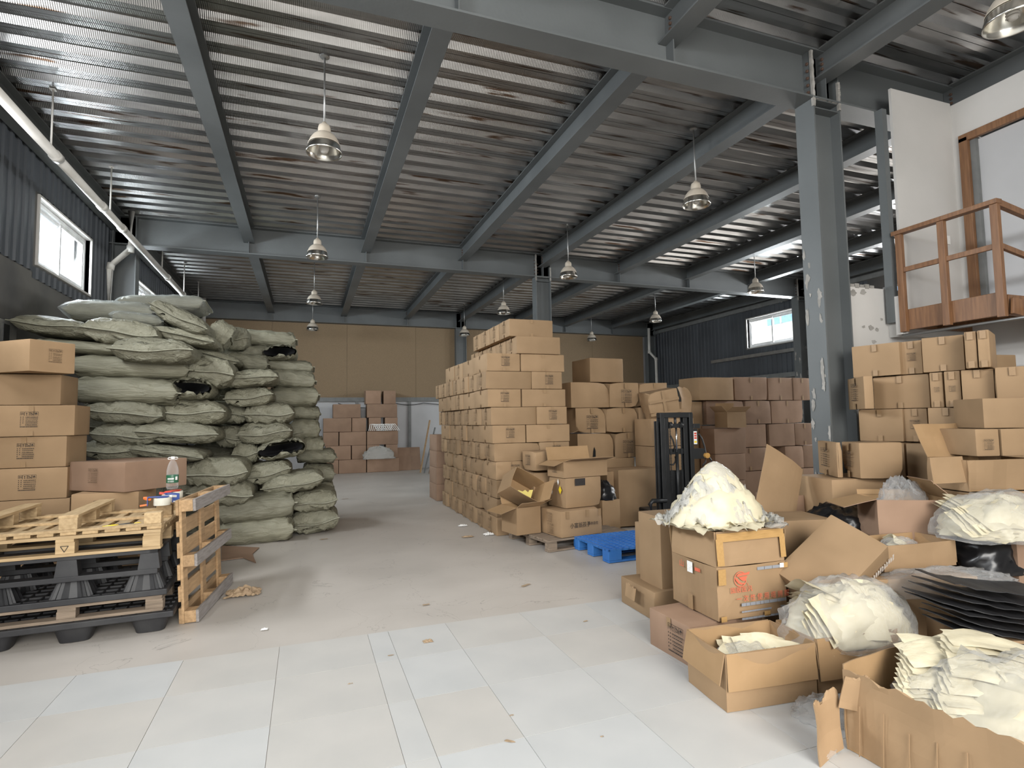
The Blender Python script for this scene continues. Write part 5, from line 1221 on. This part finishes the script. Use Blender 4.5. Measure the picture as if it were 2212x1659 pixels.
# ================================================================== FOREGROUND CARTONS
def ink_lines(rows, m, seed, hgt=.7):
    r = random.Random(seed); mb = MB()
    for z, x0, x1, h_ in rows:
        x = x0
        while x < x1:
            L = r.uniform(1.2, 3.0)*h_; mb.add([(x, 0, z), (min(x+L, x1), 0, z), (min(x+L, x1), 0, z+h_), (x, 0, z+h_)], [(0, 1, 2, 3)])
            x += L+h_*.12
    return mb.mesh('printed_lines', M[m])
def logo():
    mb = MB(); n = 40
    a0, a1 = math.radians(48), math.radians(345); ro, ri = 1.0, .90
    vs = []
    for k in range(n+1):
        a = a0+(a1-a0)*k/n; vs += [(ro*math.cos(a), 0, ro*math.sin(a)), (ri*math.cos(a), 0, ri*math.sin(a))]
    mb.add(vs, [(2*k, 2*k+2, 2*k+3, 2*k+1)[::-1] for k in range(n)])
    for P in ([(-.62, .42), (-.40, .66), (-.05, .76), (.85, .74), (1.55, .84), (1.40, .52), (1.0, .46), (.2, .44), (-.1, .40), (-.30, .30)],
              [(-.30, .22), (-.05, .26), (.3, .30), (1.15, .32), (.95, .05), (.88, -.28), (.45, -.30), (.12, -.12), (-.05, .02)],
              [(-.86, .16), (-.62, .22), (-.42, .0), (-.15, -.30), (.10, -.48), (.50, -.56), (.78, -.52), (.55, -.70), (.05, -.72), (-.35, -.55), (-.68, -.20)],
              [(1.02, -.55), (1.12, -.62), (1.30, -.98), (1.24, -.95), (1.08, -.70)]):
        mb.add([(x, 0, z) for x, z in P], [tuple(range(len(P)))[::-1]])
    return mb.mesh('logo', M['red_ink'])
HX = 0.0
c2 = corner_box('brown printed carton on the tiles under the logo carton', 1492, 1443, 1350, 1405, None, z0=0, h=.256, W=.62, yaw=2, m='brown', mark=None, bulge=.006)
co = [v.co for v in c2.children[0].data.vertices]; w2 = max(v.x for v in co)-min(v.x for v in co); d2 = max(v.y for v in co)-min(v.y for v in co)
put_on(c2, INK[1], 'printed_mark', '-x', d2, d2, .256, .18, .115, .15, .17, eps=.008+(w2-d2)/2); put_on(c2, STRIP, 'tape', '-x', d2, d2, .256, .02, .225, .045, .06, eps=.006+(w2-d2)/2)
Z1 = .266
def mk_logo(l, w, d, h, c, a, **k):
    t = open_carton(l, w, d, h, c, a, flaps={'-y': (h*.66, -4), '-x': (h*.66, -3), '+y': (h*.62, 10), '+x': (h*.60, 6)}, bow=.018, wig=.010)
    e = .024; put = lambda me, nm, f, u, z, sx, sz=None: put_on(t, me, nm, f, w, d, h, u, z, sx, sz, eps=e)
    put(logo(), 'logo', '-y', -.20, h*.76, .050); put(text_mesh('国居医汎', M['red_ink']), 'lettering', '-y', -.19, h*.555, .045, .040)
    put(text_mesh('一 次 性 使 用 塔 拥 服', M['red_ink']), 'lettering', '-y', .12, h*.38, .044, .046)
    put(ink_lines([(.22, -1, 1, .12), (-.02, -1, .32, .06), (-.30, -1, .62, .08), (.0, .72, .95, .06), (-.2, .72, .95, .06)], 'blue_ink', 4), 'lettering', '-y', .13, h*.135, .185, .17)
    put(ink_lines([(-.1, -1, .75, .2)], 'blue_ink', 5), 'lettering', '-y', .27, h*.92, .125, .10)
    q = MB().add([(-.5, 0, -.5), (.5, 0, -.5), (.5, 0, .5), (-.5, 0, .5)], [(0, 1, 2, 3)]).mesh('white_sticker', M['paper'])
    put_on(t, q, 'white_sticker', '-y', w, d, h, .41, h*.935, .034, .030, eps=e+.003); put_on(t, q, 'white_sticker', '-x', w, d, h, .0, h*.86, .062, .075, eps=e+.003)
    put(ink_lines([(-.1, -1, 1, .6)], 'ink_fade', 8), 'lettering', '-y', .41, h*.935, .012, .012)
    put(text_mesh('山', M['red_ink']), 'lettering', '-x', -.20, h*.86, .06, .055); put(ink_lines([(0, -1, 1, .8)], 'red_ink', 9), 'lettering', '-x', .16, h*.82, .03, .03)
    for f, u, z, sx, sz in (('-y', -.455, h*.83, .06, h*.30), ('-y', -.45, h*.05, .045, h*.1), ('-y', .17, h*.05, .05, h*.09), ('-x', -.02, h*.17, .055, h*.3), ('-x', -.02, h*.86, .075, h*.16), ('-y', .46, h*.93, .05, h*.1)):
        put(STRIPG if f == '-y' else STRIP, 'tape', f, u, z, sx, sz)
    for f, L, da in (('-y', w, -4), ('-x', d, -3)):
        fl_ = [o for o in t.children if o.name.startswith('flap')][0 if f == '-y' else 1]
        o = link('tape', STRIPG, fl_, (0, -.020, h*.55), None, (L*.98, 1, h*.16))
        if f == '-y': link('tape', STRIPG, fl_, (-L*.455, -.0205, h*.28), None, (.055, 1, h*.5)); link('tape', STRIPG, fl_, (L*.46, -.0205, h*.3), None, (.045, 1, h*.45))
    return t
corner_box('tall open carton with red wing logo and red lettering', 1552, 1343, 1227, 1455, 1700, z0=Z1, yaw=-2, make=mk_logo)
lg = [o for o in bpy.data.objects if o.get('label') == 'tall open carton with red wing logo and red lettering'][0]
r3 = corner_box('open carton nearest the middle of the tiles, filled with cream sheets', 1571, 1540, 1414, 1488, 1766, z0=.004, yaw=-6, make=lambda l, w, d, h, c, a, **k: open_carton(l, w, d, h, c, a, flaps={'-y': (h*.64, 176), '-x': (h*.55, 168), '+x': (h*.5, 172), '+y': (h*.35, 170)}, bow=.014, wig=.007))
r4 = corner_box('open carton behind the nearest one, under a big bag of cream sheets', 1764, 1514, 1388, 1676, 1942, z0=.004, yaw=-5, make=lambda l, w, d, h, c, a, **k: open_carton(l, w, d, h, c, a, flaps={'-y': (h*.72, 176), '+x': (h*.5, 172), '+y': (h*.5, 170)}, bow=.014, wig=.007))
r4.location.x += .05; r4.location.y += .03
# big torn carton at the lower right corner
P5 = V((2.45, 2.10, 0)); a5 = math.radians(4); w5, d5, h5 = .86, .98, .395
c5 = P5+V((math.cos(a5), math.sin(a5), 0))*w5/2-V((-math.sin(a5), math.cos(a5), 0))*d5/2
r5 = open_carton('large torn open carton at the lower right corner of the photo', w5, d5, h5, (c5.x, c5.y, .004), a5, bow=.02, wig=.016, torn=.045, torn_face='-x')
def torn_piece(me, loc, rot): return link('torn_flap', me, r5, loc, [math.radians(q) for q in rot])
torn_piece(panel(.22, .30, 31, .006, .02, .06, 'kraft', 'kraft', .02, 16, 6), (-w5/2-.135, d5/2-.02, .0), (0, -5, 12))
torn_piece(panel(.10, .19, 32, .006, .0, .05, 'kraft', 'kraft', .02, 14, 6), (-w5/2-.03, d5/2-.05, .205), (6, 10, -30))
torn_piece(panel(.30, .10, 33, .006, .0, .05, 'kraft', 'kraft', .02, 16, 4), (-w5/2+.01, d5/2-.26, .275), (-52, 0, -90))
mb = MB()
for k in range(8): mb.bar((-w5/2-.024, d5/2-.08-k*.11, .01), (-w5/2-.022, d5/2-.08-k*.11-.012, .24+.02*math.sin(k*2.1)), .004, .004, (1, 0, 0))
mb.build('crease_line', M['kraft'], r5)
# tan torn carton and others at the left of the logo carton
corner_box('tan carton with a ragged torn corner left of the logo carton', 1414, 1343, 1272, 1343, None, z0=0.004, h=.225, W=.34, yaw=-2, bulge=.012, dent=.05)
o = link('torn_flap', panel(.16, .12, 51, .005, 0, .05, 'kraft', None, .02), [x for x in bpy.data.objects if x.get('label', '').startswith('tan carton with a ragged')][0], (-.255, -.02, .12), (math.radians(-8), 0, -PI/2))
face_box('tall plain carton directly behind the logo carton left edge', 1430, 1520, 1141, 1258, Y=3.95, z0=.0, yaw=-3, D=.35, h=.80, bulge=.01)
face_box('small plain carton peeking out behind the tall plain one', 1409, 1440, 1164, 1217, Y=4.45, z0=.0, yaw=-3, D=.3, h=.62, bulge=.01)
face_box('large plain carton behind the logo carton, right side', 1652, 1815, 1132, 1285, Y=3.45, z0=.0, yaw=-14, D=.42, h=.80, bulge=.012, tapeface=None)
pt = aty(1803, 1197, 3.0)
t7 = carton('tipped carton sealed with shiny tape, resting against other cartons', .60, .40, .20, (pt.x-.05, pt.y-.02, pt.z-.13), 0, None, bulge=.008, rot=(Matrix.Rotation(math.radians(-8), 3, 'Z') @ Matrix.Rotation(math.radians(-37), 3, 'Y') @ Matrix.Rotation(math.radians(30), 3, 'X')).to_euler())
shiny = film_mat('shiny_tape', .75, (.85, .82, .78), .12)
mb = MB(); rr = random.Random(5)
for k in range(16): mb.add([(-.10+k*.022, 0, -.03-.012*rr.random()), (-.085+k*.022, 0, -.03), (-.08+k*.022, 0, .03*rr.random()), (-.095+k*.022, 0, .03)], [(0, 1, 2, 3)])
o = mb.build('shiny_tape', shiny, t7); o.location = (.08, -.213, .06)
p6 = corner_box('low open carton with a bagged white bundle, upper right heap', 1912, 1236, 1180, 1832, 2066, Y=2.80, yaw=-6, make=lambda l, w, d, h, c, a, **k: open_carton(l, w, d, h, c, a, flaps={'-x': (.20, 150), '+x': (h*.9, 176)}, bow=.01, wig=.008))
z6 = p6.location.z
face_box('brown-tan carton under the low open carton', 1895, 2125, 1262, 1420, Y=2.72, z0=.0, yaw=-16, D=.50, h=z6-.008, bulge=.01)
p9 = corner_box('brown open carton tilted in the heap, clear film inside', 1900, 1165, 1080, 1832, 2072, Y=3.15, yaw=-28, D=.34, make=lambda l, w, d, h, c, a, **k: open_carton(l, w, d, h, c, a, m='brown', mi='kraft_in', flaps={'-x': (.25, 104), '+x': (.22, -48), '+y': (.04, 10)}, bow=.008))
carton('brown carton hidden under the tilted brown open one', .62, .38, p9.location.z-.006, (p9.location.x, p9.location.y, 0), math.radians(-26), None, 'brown')
P11 = aty(2088, 1085, 2.95)
p11 = open_carton('wrinkled open carton with raised flaps at the right edge', .62, .36, .24, (P11.x+.30, P11.y+.06, 1.0), math.radians(-12), None, flaps={'+y': (.30, 24)}, wig=.02)
link('flap', panel(.32, .20, 71, .005, .0, 0, 'kraft', 'kraft_in', .01), p11, (-.62/2-.15, -.36/2+.01, .07), (math.radians(-6), 0, math.radians(6)))
carton('carton supporting the wrinkled open one at the right edge', .6, .36, .99, (P11.x+.30, P11.y+.06, 0), math.radians(-12), None, bulge=.01)
# leaning brown carton with a large raised flap before the column
b14 = corner_box('brown carton with one huge tan flap raised before the column', 1691, 1150, 1098, 1640, 1762, Y=4.12, yaw=-4, D=.34, z0=.0, h=.86, make=lambda l, w, d, h, c, a, **k: open_carton(l, w, d, h, c, a, m='brown', flaps={'+x': (.12, -20)}))
pc = aty(1676, 1054, 3.96); xx = V((.86, .05, -.50)).normalized(); zz = V((.48, .22, .85)); yy = zz.cross(xx).normalized(); zz = xx.cross(yy).normalized()
g = link('flap', panel(.50, .72, 61, .006, -.02, 0, 'kraft', 'kraft', .008), None); o0 = pc-zz*.38+xx*.05
g.matrix_world = Matrix(((xx.x, yy.x, zz.x, o0.x), (xx.y, yy.y, zz.y, o0.y), (xx.z, yy.z, zz.z, o0.z), (0, 0, 0, 1)))
mw = g.matrix_world.copy(); g.parent = b14; bpy.context.view_layer.update(); g.matrix_parent_inverse = Matrix(); g.matrix_local = Matrix.LocRotScale(b14.location, b14.rotation_euler, None).inverted() @ mw
# ================================================================== BAGS AND SHEETS
def pad_mesh(seed, bend=.5):
    r = random.Random(seed); off = V((r.random()*40, 0, 4)); mb = MB(); nx, ny = 12, 7; vs = []
    for s_ in (1, -1):
        for i in range(nx+1):
            for j in range(ny+1):
                u, v = -1+2*i/nx, -1+2*j/ny
                t = .06*(1-abs(u)**6)*(1-abs(v)**6); z = s_*t+bend*(1-u*u)*.35+.10*noise.noise(V((u*1.5, v*1.5, 1))+off)+.03*noise.noise(V((u*5, v*5, 1))+off)
                vs.append((u*.5*(1+.06*noise.noise(V((v*3, 0, 0))+off)), v*.5*(1+.08*noise.noise(V((u*3, 1, 0))+off)), z))
    K = (nx+1)*(ny+1); fs = []
    for i in range(nx):
        for j in range(ny):
            a = i*(ny+1)+j; q = (a, a+ny+1, a+ny+2, a+1); fs.append(q); fs.append(tuple(x+K for x in q[::-1]))
    mb.add(vs, fs); return mb.mesh('cream_sheet', M['cream'], True)
PADS = [pad_mesh(k, b) for k, b in ((1, .5), (2, .8), (3, -.2), (4, 1.0), (5, .3))]
def film_mesh(seed, sx, sy, sz, m='film', amp=.16, flat=.0, n1=42, n2=20):
    r = random.Random(seed); off = V((r.random()*40, 3, 7)); mb = MB(); vs = []
    for j in range(n2+1):
        ph = (PI*.5)*(1-j/n2)+(-.35)*(j/n2)
        for i in range(n1):
            a = 2*PI*i/n1; p = V((math.cos(a)*math.cos(ph), math.sin(a)*math.cos(ph), math.sin(ph)))
            k = 1+amp*(1-2*abs(noise.noise(p*2.2+off)))+amp*.5*(1-2*abs(noise.noise(p*5.1+off)))+.04*noise.noise(p*11+off)
            c, s_ = math.cos(a), math.sin(a)
            vs.append((math.copysign(abs(c)**.75, c)*math.cos(ph)*sx*.5*k, math.copysign(abs(s_)**.75, s_)*math.cos(ph)*sy*.5*k, max(-.02, math.sin(ph)*sz*k)))
    mb.add(vs, [(j*n1+i, j*n1+(i+1) % n1, (j+1)*n1+(i+1) % n1, (j+1)*n1+i)[::-1] for j in range(n2) for i in range(n1)])
    return mb.mesh('plastic_film', M[m], True)
def bag(label, loc, sx, sy, sz, seed, bundles, film='film', rz=0, core=0):
    """clear bag over bundles of cream sheets; bundle = (x, y, z, yaw, tilt, roll, count, width, length, step)"""
    t = thing('plastic_bag', label, 'bag', loc, rz); r = random.Random(seed)
    for x, y, z, yw, ti, ro, n, w_, l_, st in bundles:
        R = Matrix.Rotation(math.radians(yw), 3, 'Z') @ Matrix.Rotation(math.radians(ti), 3, 'X') @ Matrix.Rotation(math.radians(ro), 3, 'Y')
        for k in range(n):
            q = (k-(n-1)/2); c = V((x, y, z))+R @ V((st[0]*q+r.uniform(-.01, .01), st[1]*q, st[2]*q))
            link('cream_sheet', PADS[r.randrange(5)], t, c, (R @ Matrix.Rotation(r.uniform(-.12, .12), 3, 'Z') @ Matrix.Rotation(r.uniform(-.1, .1), 3, 'X')).to_euler(), (l_, w_, .11))
    if core: link('cream_bundle', film_mesh(seed+7, sx*core, sy*core, sz*core*.95, 'cream', .20), t, (0, 0, .01))
    if sx: link('plastic_film', film_mesh(seed, sx, sy, sz, film), t, (0, 0, 0))
    return t
def drape(a, b, H, seed, cx, cy, rx, ry, rot, lift, m, ruf=.03, n=18):
    r = random.Random(seed); off = V((r.random()*50, 2, 1)); mb = MB(); vs = []; c, s_ = math.cos(rot), math.sin(rot)
    for i in range(n+1):
        for j in range(n+1):
            u, v = -1+2*i/n, -1+2*j/n; q = max(abs(u), abs(v)); k = 1+.18*noise.noise(V((u*1.2, v*1.2, 0))+off)
            lx = u*rx*k; ly = v*ry*k; x = cx+lx*c-ly*s_; y = cy+lx*s_+ly*c
            rr = math.sqrt((x/a)**2+(y/b)**2); z = H*max(0, 1-rr**1.5)**.9 if rr < 1 else -(rr-1)*.25*H
            z = max(z, -.004); z += lift+ruf*(q**2)*noise.noise(V((u*4, v*4, 0))+off)*1.3+.010*(1-2*abs(noise.noise(V((x*7, y*7, 0))+off)))
            vs.append((x, y, z))
    mb.add(vs, [(i*(n+1)+j, (i+1)*(n+1)+j, (i+1)*(n+1)+j+1, i*(n+1)+j+1) for i in range(n) for j in range(n)])
    return mb.mesh('sheet', M[m], True)
# heap on the logo carton
hl = .0
vmax = [v for o in lg.children if o.name.startswith('flap') for v in [0]]
bh = max(v.co.z for o in lg.children if o.name.startswith('side_panel') for v in o.data.vertices)
hz = Z1+bh*1.58
t = thing('sheet_heap', 'tall heap of cream sheets in hazy film on the logo carton', 'sheets', (lg.location.x-.05, lg.location.y+.03, hz+.035))
rr = random.Random(17)
for k in range(26):
    f = k/25; cx = .04-.19*(1-f)*math.cos(k*2.4); cy = -.10*(1-f)*math.sin(k*2.4); s_ = (1-.62*f)
    link('draped_sheet', drape(.36, .235, .37, 100+k, cx, cy, .22*s_+.06, .16*s_+.05, rr.uniform(0, 3), .010+.05*f, 'cream' if k % 3 != 1 else 'film_haze', .012+.022*(1-f)), t)
for k in range(7):
    link('film_corner', drape(.38, .25, .33, 300+k, (.30 if k % 2 else -.30)*(.6+.4*rr.random()), rr.uniform(-.18, .12), .13, .11, rr.uniform(0, 3), .03, 'film_haze', .09, 14), t)
inner = film_mesh(44, .60, .44, .27, 'cream', .10); link('sheet_core', inner, t, (0, 0, .01))
MB().cbox((0, 0, -.10), (.40, .40, .02)).build('card_base', M['kraft_in'], t)
def dims(o):
    ps = [o.matrix_local @ v.co for c in o.children if c.name.startswith('side_panel') for v in c.data.vertices] if 0 else None
    return ps
# bag bulging out of the second carton
L4 = r4.location
t = bag('big clear bag of cream folded sheets bulging out of a carton', (L4.x+.13, L4.y+.03, .25), .80, .46, .29, 5,
        [(-.24, -.05, .08, 20, 60, 10, 5, .26, .32, (.0, .02, .03)), (-.08, -.08, .08, -20, 50, -10, 5, .24, .34, (.01, .0, .03)), (-.16, .06, .16, 60, 25, 20, 5, .28, .32, (.0, .01, .03)), (.10, -.03, .13, -10, 40, 14, 6, .28, .36, (.02, .0, .028)),
         (.22, .02, .10, 10, 30, 25, 5, .28, .30, (.02, .01, .028)), (.10, -.13, .06, 0, 60, 0, 4, .16, .28, (.0, .01, .02)), (.0, .0, -.02, 0, 0, 0, 3, .30, .52, (0, 0, .03))], core=.84)
L3 = r3.location
t = bag('cream sheets in crinkled clear film inside the nearest open carton', (L3.x, L3.y+.0, .13), .42, .30, .12, 9,
        [(-.12, .0, .02, 30, 25, 0, 4, .22, .26, (.02, .0, .02)), (.08, .0, .05, -20, 30, 12, 6, .24, .30, (.03, .0, .016)), (.15, -.06, .04, -40, 35, 5, 5, .18, .28, (.02, .01, .016)), (0, 0, -.04, 0, 0, 0, 3, .34, .42, (0, 0, .02))])
L6 = p6.location
bag('clear bag with a white bundle inside the low open carton', (L6.x-.02, L6.y+.0, L6.z+.04), .32, .20, .13, 21, [(0, 0, .03, 20, 20, 10, 4, .13, .22, (.01, 0, .02)), (.0, .02, .09, 60, 40, 10, 2, .12, .14, (.0, .0, .02)), (0, 0, -.01, 0, 0, 0, 2, .17, .28, (0, 0, .015))])
L9 = p9.location
o = link('film_bundle', film_mesh(61, .38, .19, .22, 'film', .28), None, (L9.x+.0, L9.y+.03, L9.z+.16)); tag(o, 'crinkled clear film spilling from the brown open carton', 'film')
# bag filling the torn carton
t = bag('large clear bag of fanned cream sheets filling the torn carton', (c5.x+.07, c5.y+.02, .12), .74, .84, .34, 33,
        [(-.16, .22, .22, -40, 18, 8, 8, .13, .36, (.012, .026, .014)), (-.12, .04, .20, -46, 22, 12, 10, .13, .40, (.012, .026, .012)), (-.06, .28, .26, -25, 14, 6, 8, .14, .36, (.014, .026, .012)), (.06, .12, .27, -38, 16, 10, 10, .14, .42, (.012, .027, .012)),
         (.02, -.10, .22, -44, 20, 8, 9, .15, .42, (.012, .026, .012)), (.20, .24, .24, -20, 10, 4, 8, .16, .38, (.012, .026, .012)), (-.08, -.22, .17, -50, 24, 8, 8, .14, .40, (.012, .026, .012)), (.16, -.22, .2, -40, 18, 8, 8, .15, .4, (.012, .026, .012)), (.05, 0, .05, 0, 0, 0, 3, .6, .6, (0, 0, .03))], rz=a5, core=.80)
P10 = aty(2185, 1200, 2.55)
t = bag('big clear bag of cream sheets at the right edge, above the black sheets', (P10.x+.12, P10.y+.15, .735), .80, .5, .26, 51,
        [(-.22, -.08, .10, -16, 35, 8, 5, .26, .36, (.02, .0, .02)), (.0, -.08, .10, -10, 40, 10, 6, .28, .40, (.02, .0, .02)), (-.1, .08, .14, 0, 20, 10, 5, .3, .4, (.02, 0, .02)), (.2, 0, .1, 10, 30, 0, 5, .3, .4, (.02, 0, .02)), (0, 0, .0, 0, 0, 0, 2, .4, .7, (0, 0, .02))], core=.86)
carton('brown carton under the big bag at the right edge', .46, .30, .72, (P10.x+.34, P10.y+.12, .0), math.radians(-10), None, 'brown', mark=None)
o = link('film_sheet', film_mesh(71, .80, .24, .12, 'film', .22), None, (aty(2040, 1250, 2.6).x, 2.58, z6-.09), (0, 0, math.radians(-22))); tag(o, 'clear film draped below the low open carton', 'film')
o = link('film_scrap', film_mesh(81, .24, .20, .06, 'film', .3), None, V((atz(1775, 1545, 0).x, atz(1775, 1545, 0).y, .008)), (0, 0, .4)); tag(o, 'clear film scrap on the tiles left of the torn carton', 'film')
o = link('film_scrap', film_mesh(83, .10, .03, .02, 'film', .3), None, V((atz(1790, 1634, 0).x, atz(1790, 1634, 0).y, .008)), (0, 0, .2)); tag(o, 'small film roll on the tiles under the torn flap', 'film')
# black bag behind the logo carton
Pb = aty(1815, 1125, 3.65)
carton('carton under the black bag before the column', .5, .34, Pb.z-.10, (Pb.x-.16, Pb.y-.02, 0), 0, None, bulge=.01)
o = link('black_bag_and_shade', film_mesh(91, .62, .40, .20, 'blackpl2', .22), None, (Pb.x, Pb.y, Pb.z-.09)); tag(o, 'crumpled black plastic bag before the column foot', 'bag')
Pb = aty(2120, 1240, 2.75)
o = link('black_bag_and_shade', film_mesh(93, .62, .34, .26, 'blackpl2', .14), None, (Pb.x+.14, Pb.y, z6-.05)); tag(o, 'black shape painted as shadow under the right edge bag', 'bag')  # added black shape paints the shadow below the bag above
o = link('black_bag_and_shade', film_mesh(95, .30, .30, .22, 'blackpl2', .12), None, (aty(1311, 1056, 7.05).x, 7.16, .495)); tag(o, 'black plastic bag stuffed beside the taped carton', 'bag')
# fanned black sheets
tips = [(2060, 1262, 1266), (2052, 1275, 1290), (2048, 1288, 1306), (2034, 1303, 1322), (2040, 1314, 1336), (2073, 1337, 1352), (2069, 1350, 1366), (2075, 1366, 1384)]
base = carton('low carton under the fanned black sheets', .62, .5, .30, (aty(2160, 1380, 2.25).x+.16, 2.32, 0), math.radians(-14), None, bulge=.008)
for k, (px, py, yr) in enumerate(tips):
    A = aty(px, py, 2.18+.012*(7-k)); B = aty(2290, yr+22, 2.02+.012*(7-k)); d_ = (B-A); L = d_.length; ux = d_.normalized(); uy = V((.10, 1, .06)); uz = ux.cross(uy).normalized(); uy = uz.cross(ux).normalized()
    mb = MB(); n = 14; vs = []; r9 = random.Random(k)
    for i in range(n+1):
        for j, y in enumerate((0, .14, .28)):
            wv = .012*noise.noise(V((i*.5, y*4, k*3.3))); wj = (.012*r9.random() if i == 0 else 0)
            for s_ in (0, 1): vs.append(A+ux*(i/n*L+wj)+uy*(y+.02*noise.noise(V((i*.4, k, 3))))+uz*(wv+s_*.0045-.02*math.sin(i/n*PI)))
    fs = []
    idx = lambda i, j, s_: (i*3+j)*2+s_
    for i in range(n):
        for j in range(2):
            fs.append((idx(i, j, 1), idx(i+1, j, 1), idx(i+1, j+1, 1), idx(i, j+1, 1))); fs.append((idx(i, j, 0), idx(i, j+1, 0), idx(i+1, j+1, 0), idx(i+1, j, 0)))
        fs.append((idx(i, 0, 0), idx(i+1, 0, 0), idx(i+1, 0, 1), idx(i, 0, 1))); fs.append((idx(i, 2, 1), idx(i+1, 2, 1), idx(i+1, 2, 0), idx(i, 2, 0)))
    for j in range(2): fs.append((idx(0, j, 0), idx(0, j, 1), idx(0, j+1, 1), idx(0, j+1, 0)))
    c = A.copy(); o = MB().add([v-c for v in vs], fs).build('black_sheet', M['blackpl'], smooth=False); o.location = c
    tag(o, f'flat black plastic sheet, {ORD[k]} from the top of the fanned stack', 'sheet', 'fanned black sheets at the right edge')
# ================================================================== FAR DETAILS
def frame_loop(mb, pts, r): mb.tube(pts, r, 6)
for k, (px, lab) in enumerate(((812, 'left white wire hanger bundle on the back wall cartons'), (838, 'right white wire hanger bundle on the back wall cartons'))):
    c = aty(px, 937, 19.05); mb = MB(); rr = random.Random(k)
    for q in range(6):
        x = -.2+q*.07; mb.tube([(x, 0, 0), (x+.05, -.02, .2+.04*rr.random()), (x+.16, 0, .24), (x+.30, .02, .05), (x+.34, 0, 0)], .014, 6)
    o = mb.build('wire_hangers', M['whitepl'], smooth=True); o.location = (c.x-.05, 19.0, 3*HB+.012); tag(o, lab, 'hangers')
    if k == 0: o['group'] = 'white hangers'
    else: o['group'] = 'white hangers'
    o.location.y = 19.06; o.scale = (.9, .2, .9)
c = aty(818, 990, 19.05); o = link('film_bundle', film_mesh(97, .8, .12, .30, 'film_haze', .3), None, (c.x, 19.02, HB+.005)); tag(o, 'crumpled pale film wedged between the back wall cartons', 'film')
# boards leaning at the back
for k, (x0, x1, L) in enumerate(((908, 926, 1.75), (914, 932, 1.5), (921, 934, 1.25))):
    A = atz(x0, 1021, 0); P = A+V((.34+.04*k, .10, L*.96)); mb = MB(); mb.bar(A+V((0, -.2*k, .0)), P+V((0, -.2*k, 0)), .06, .03); o = mb.build('leaning_lath', M[('wood_mid', 'greyrail', 'wood_old')[k]])
    tag(o, ('wooden lath leaning on the far end of the carton wall', 'grey lath leaning behind the wooden one, far end', 'short dark lath leaning nearest the reddish cartons')[k], 'lath')
bx = aty(18, 735, 8.6)
t = thing('meter_box', 'grey electrical box on the left wall above the cartons', 'box', (XL, 8.2, bx.z-.12))
MB().box((0, -.25, 0), (.14, .22, .30)).build('box_body', M['alu'], t, bevel=.006); MB().box((.141, -.12, .05), (.150, .02, .25)).build('gauge_panel', M['mast'], t)
#@@PART
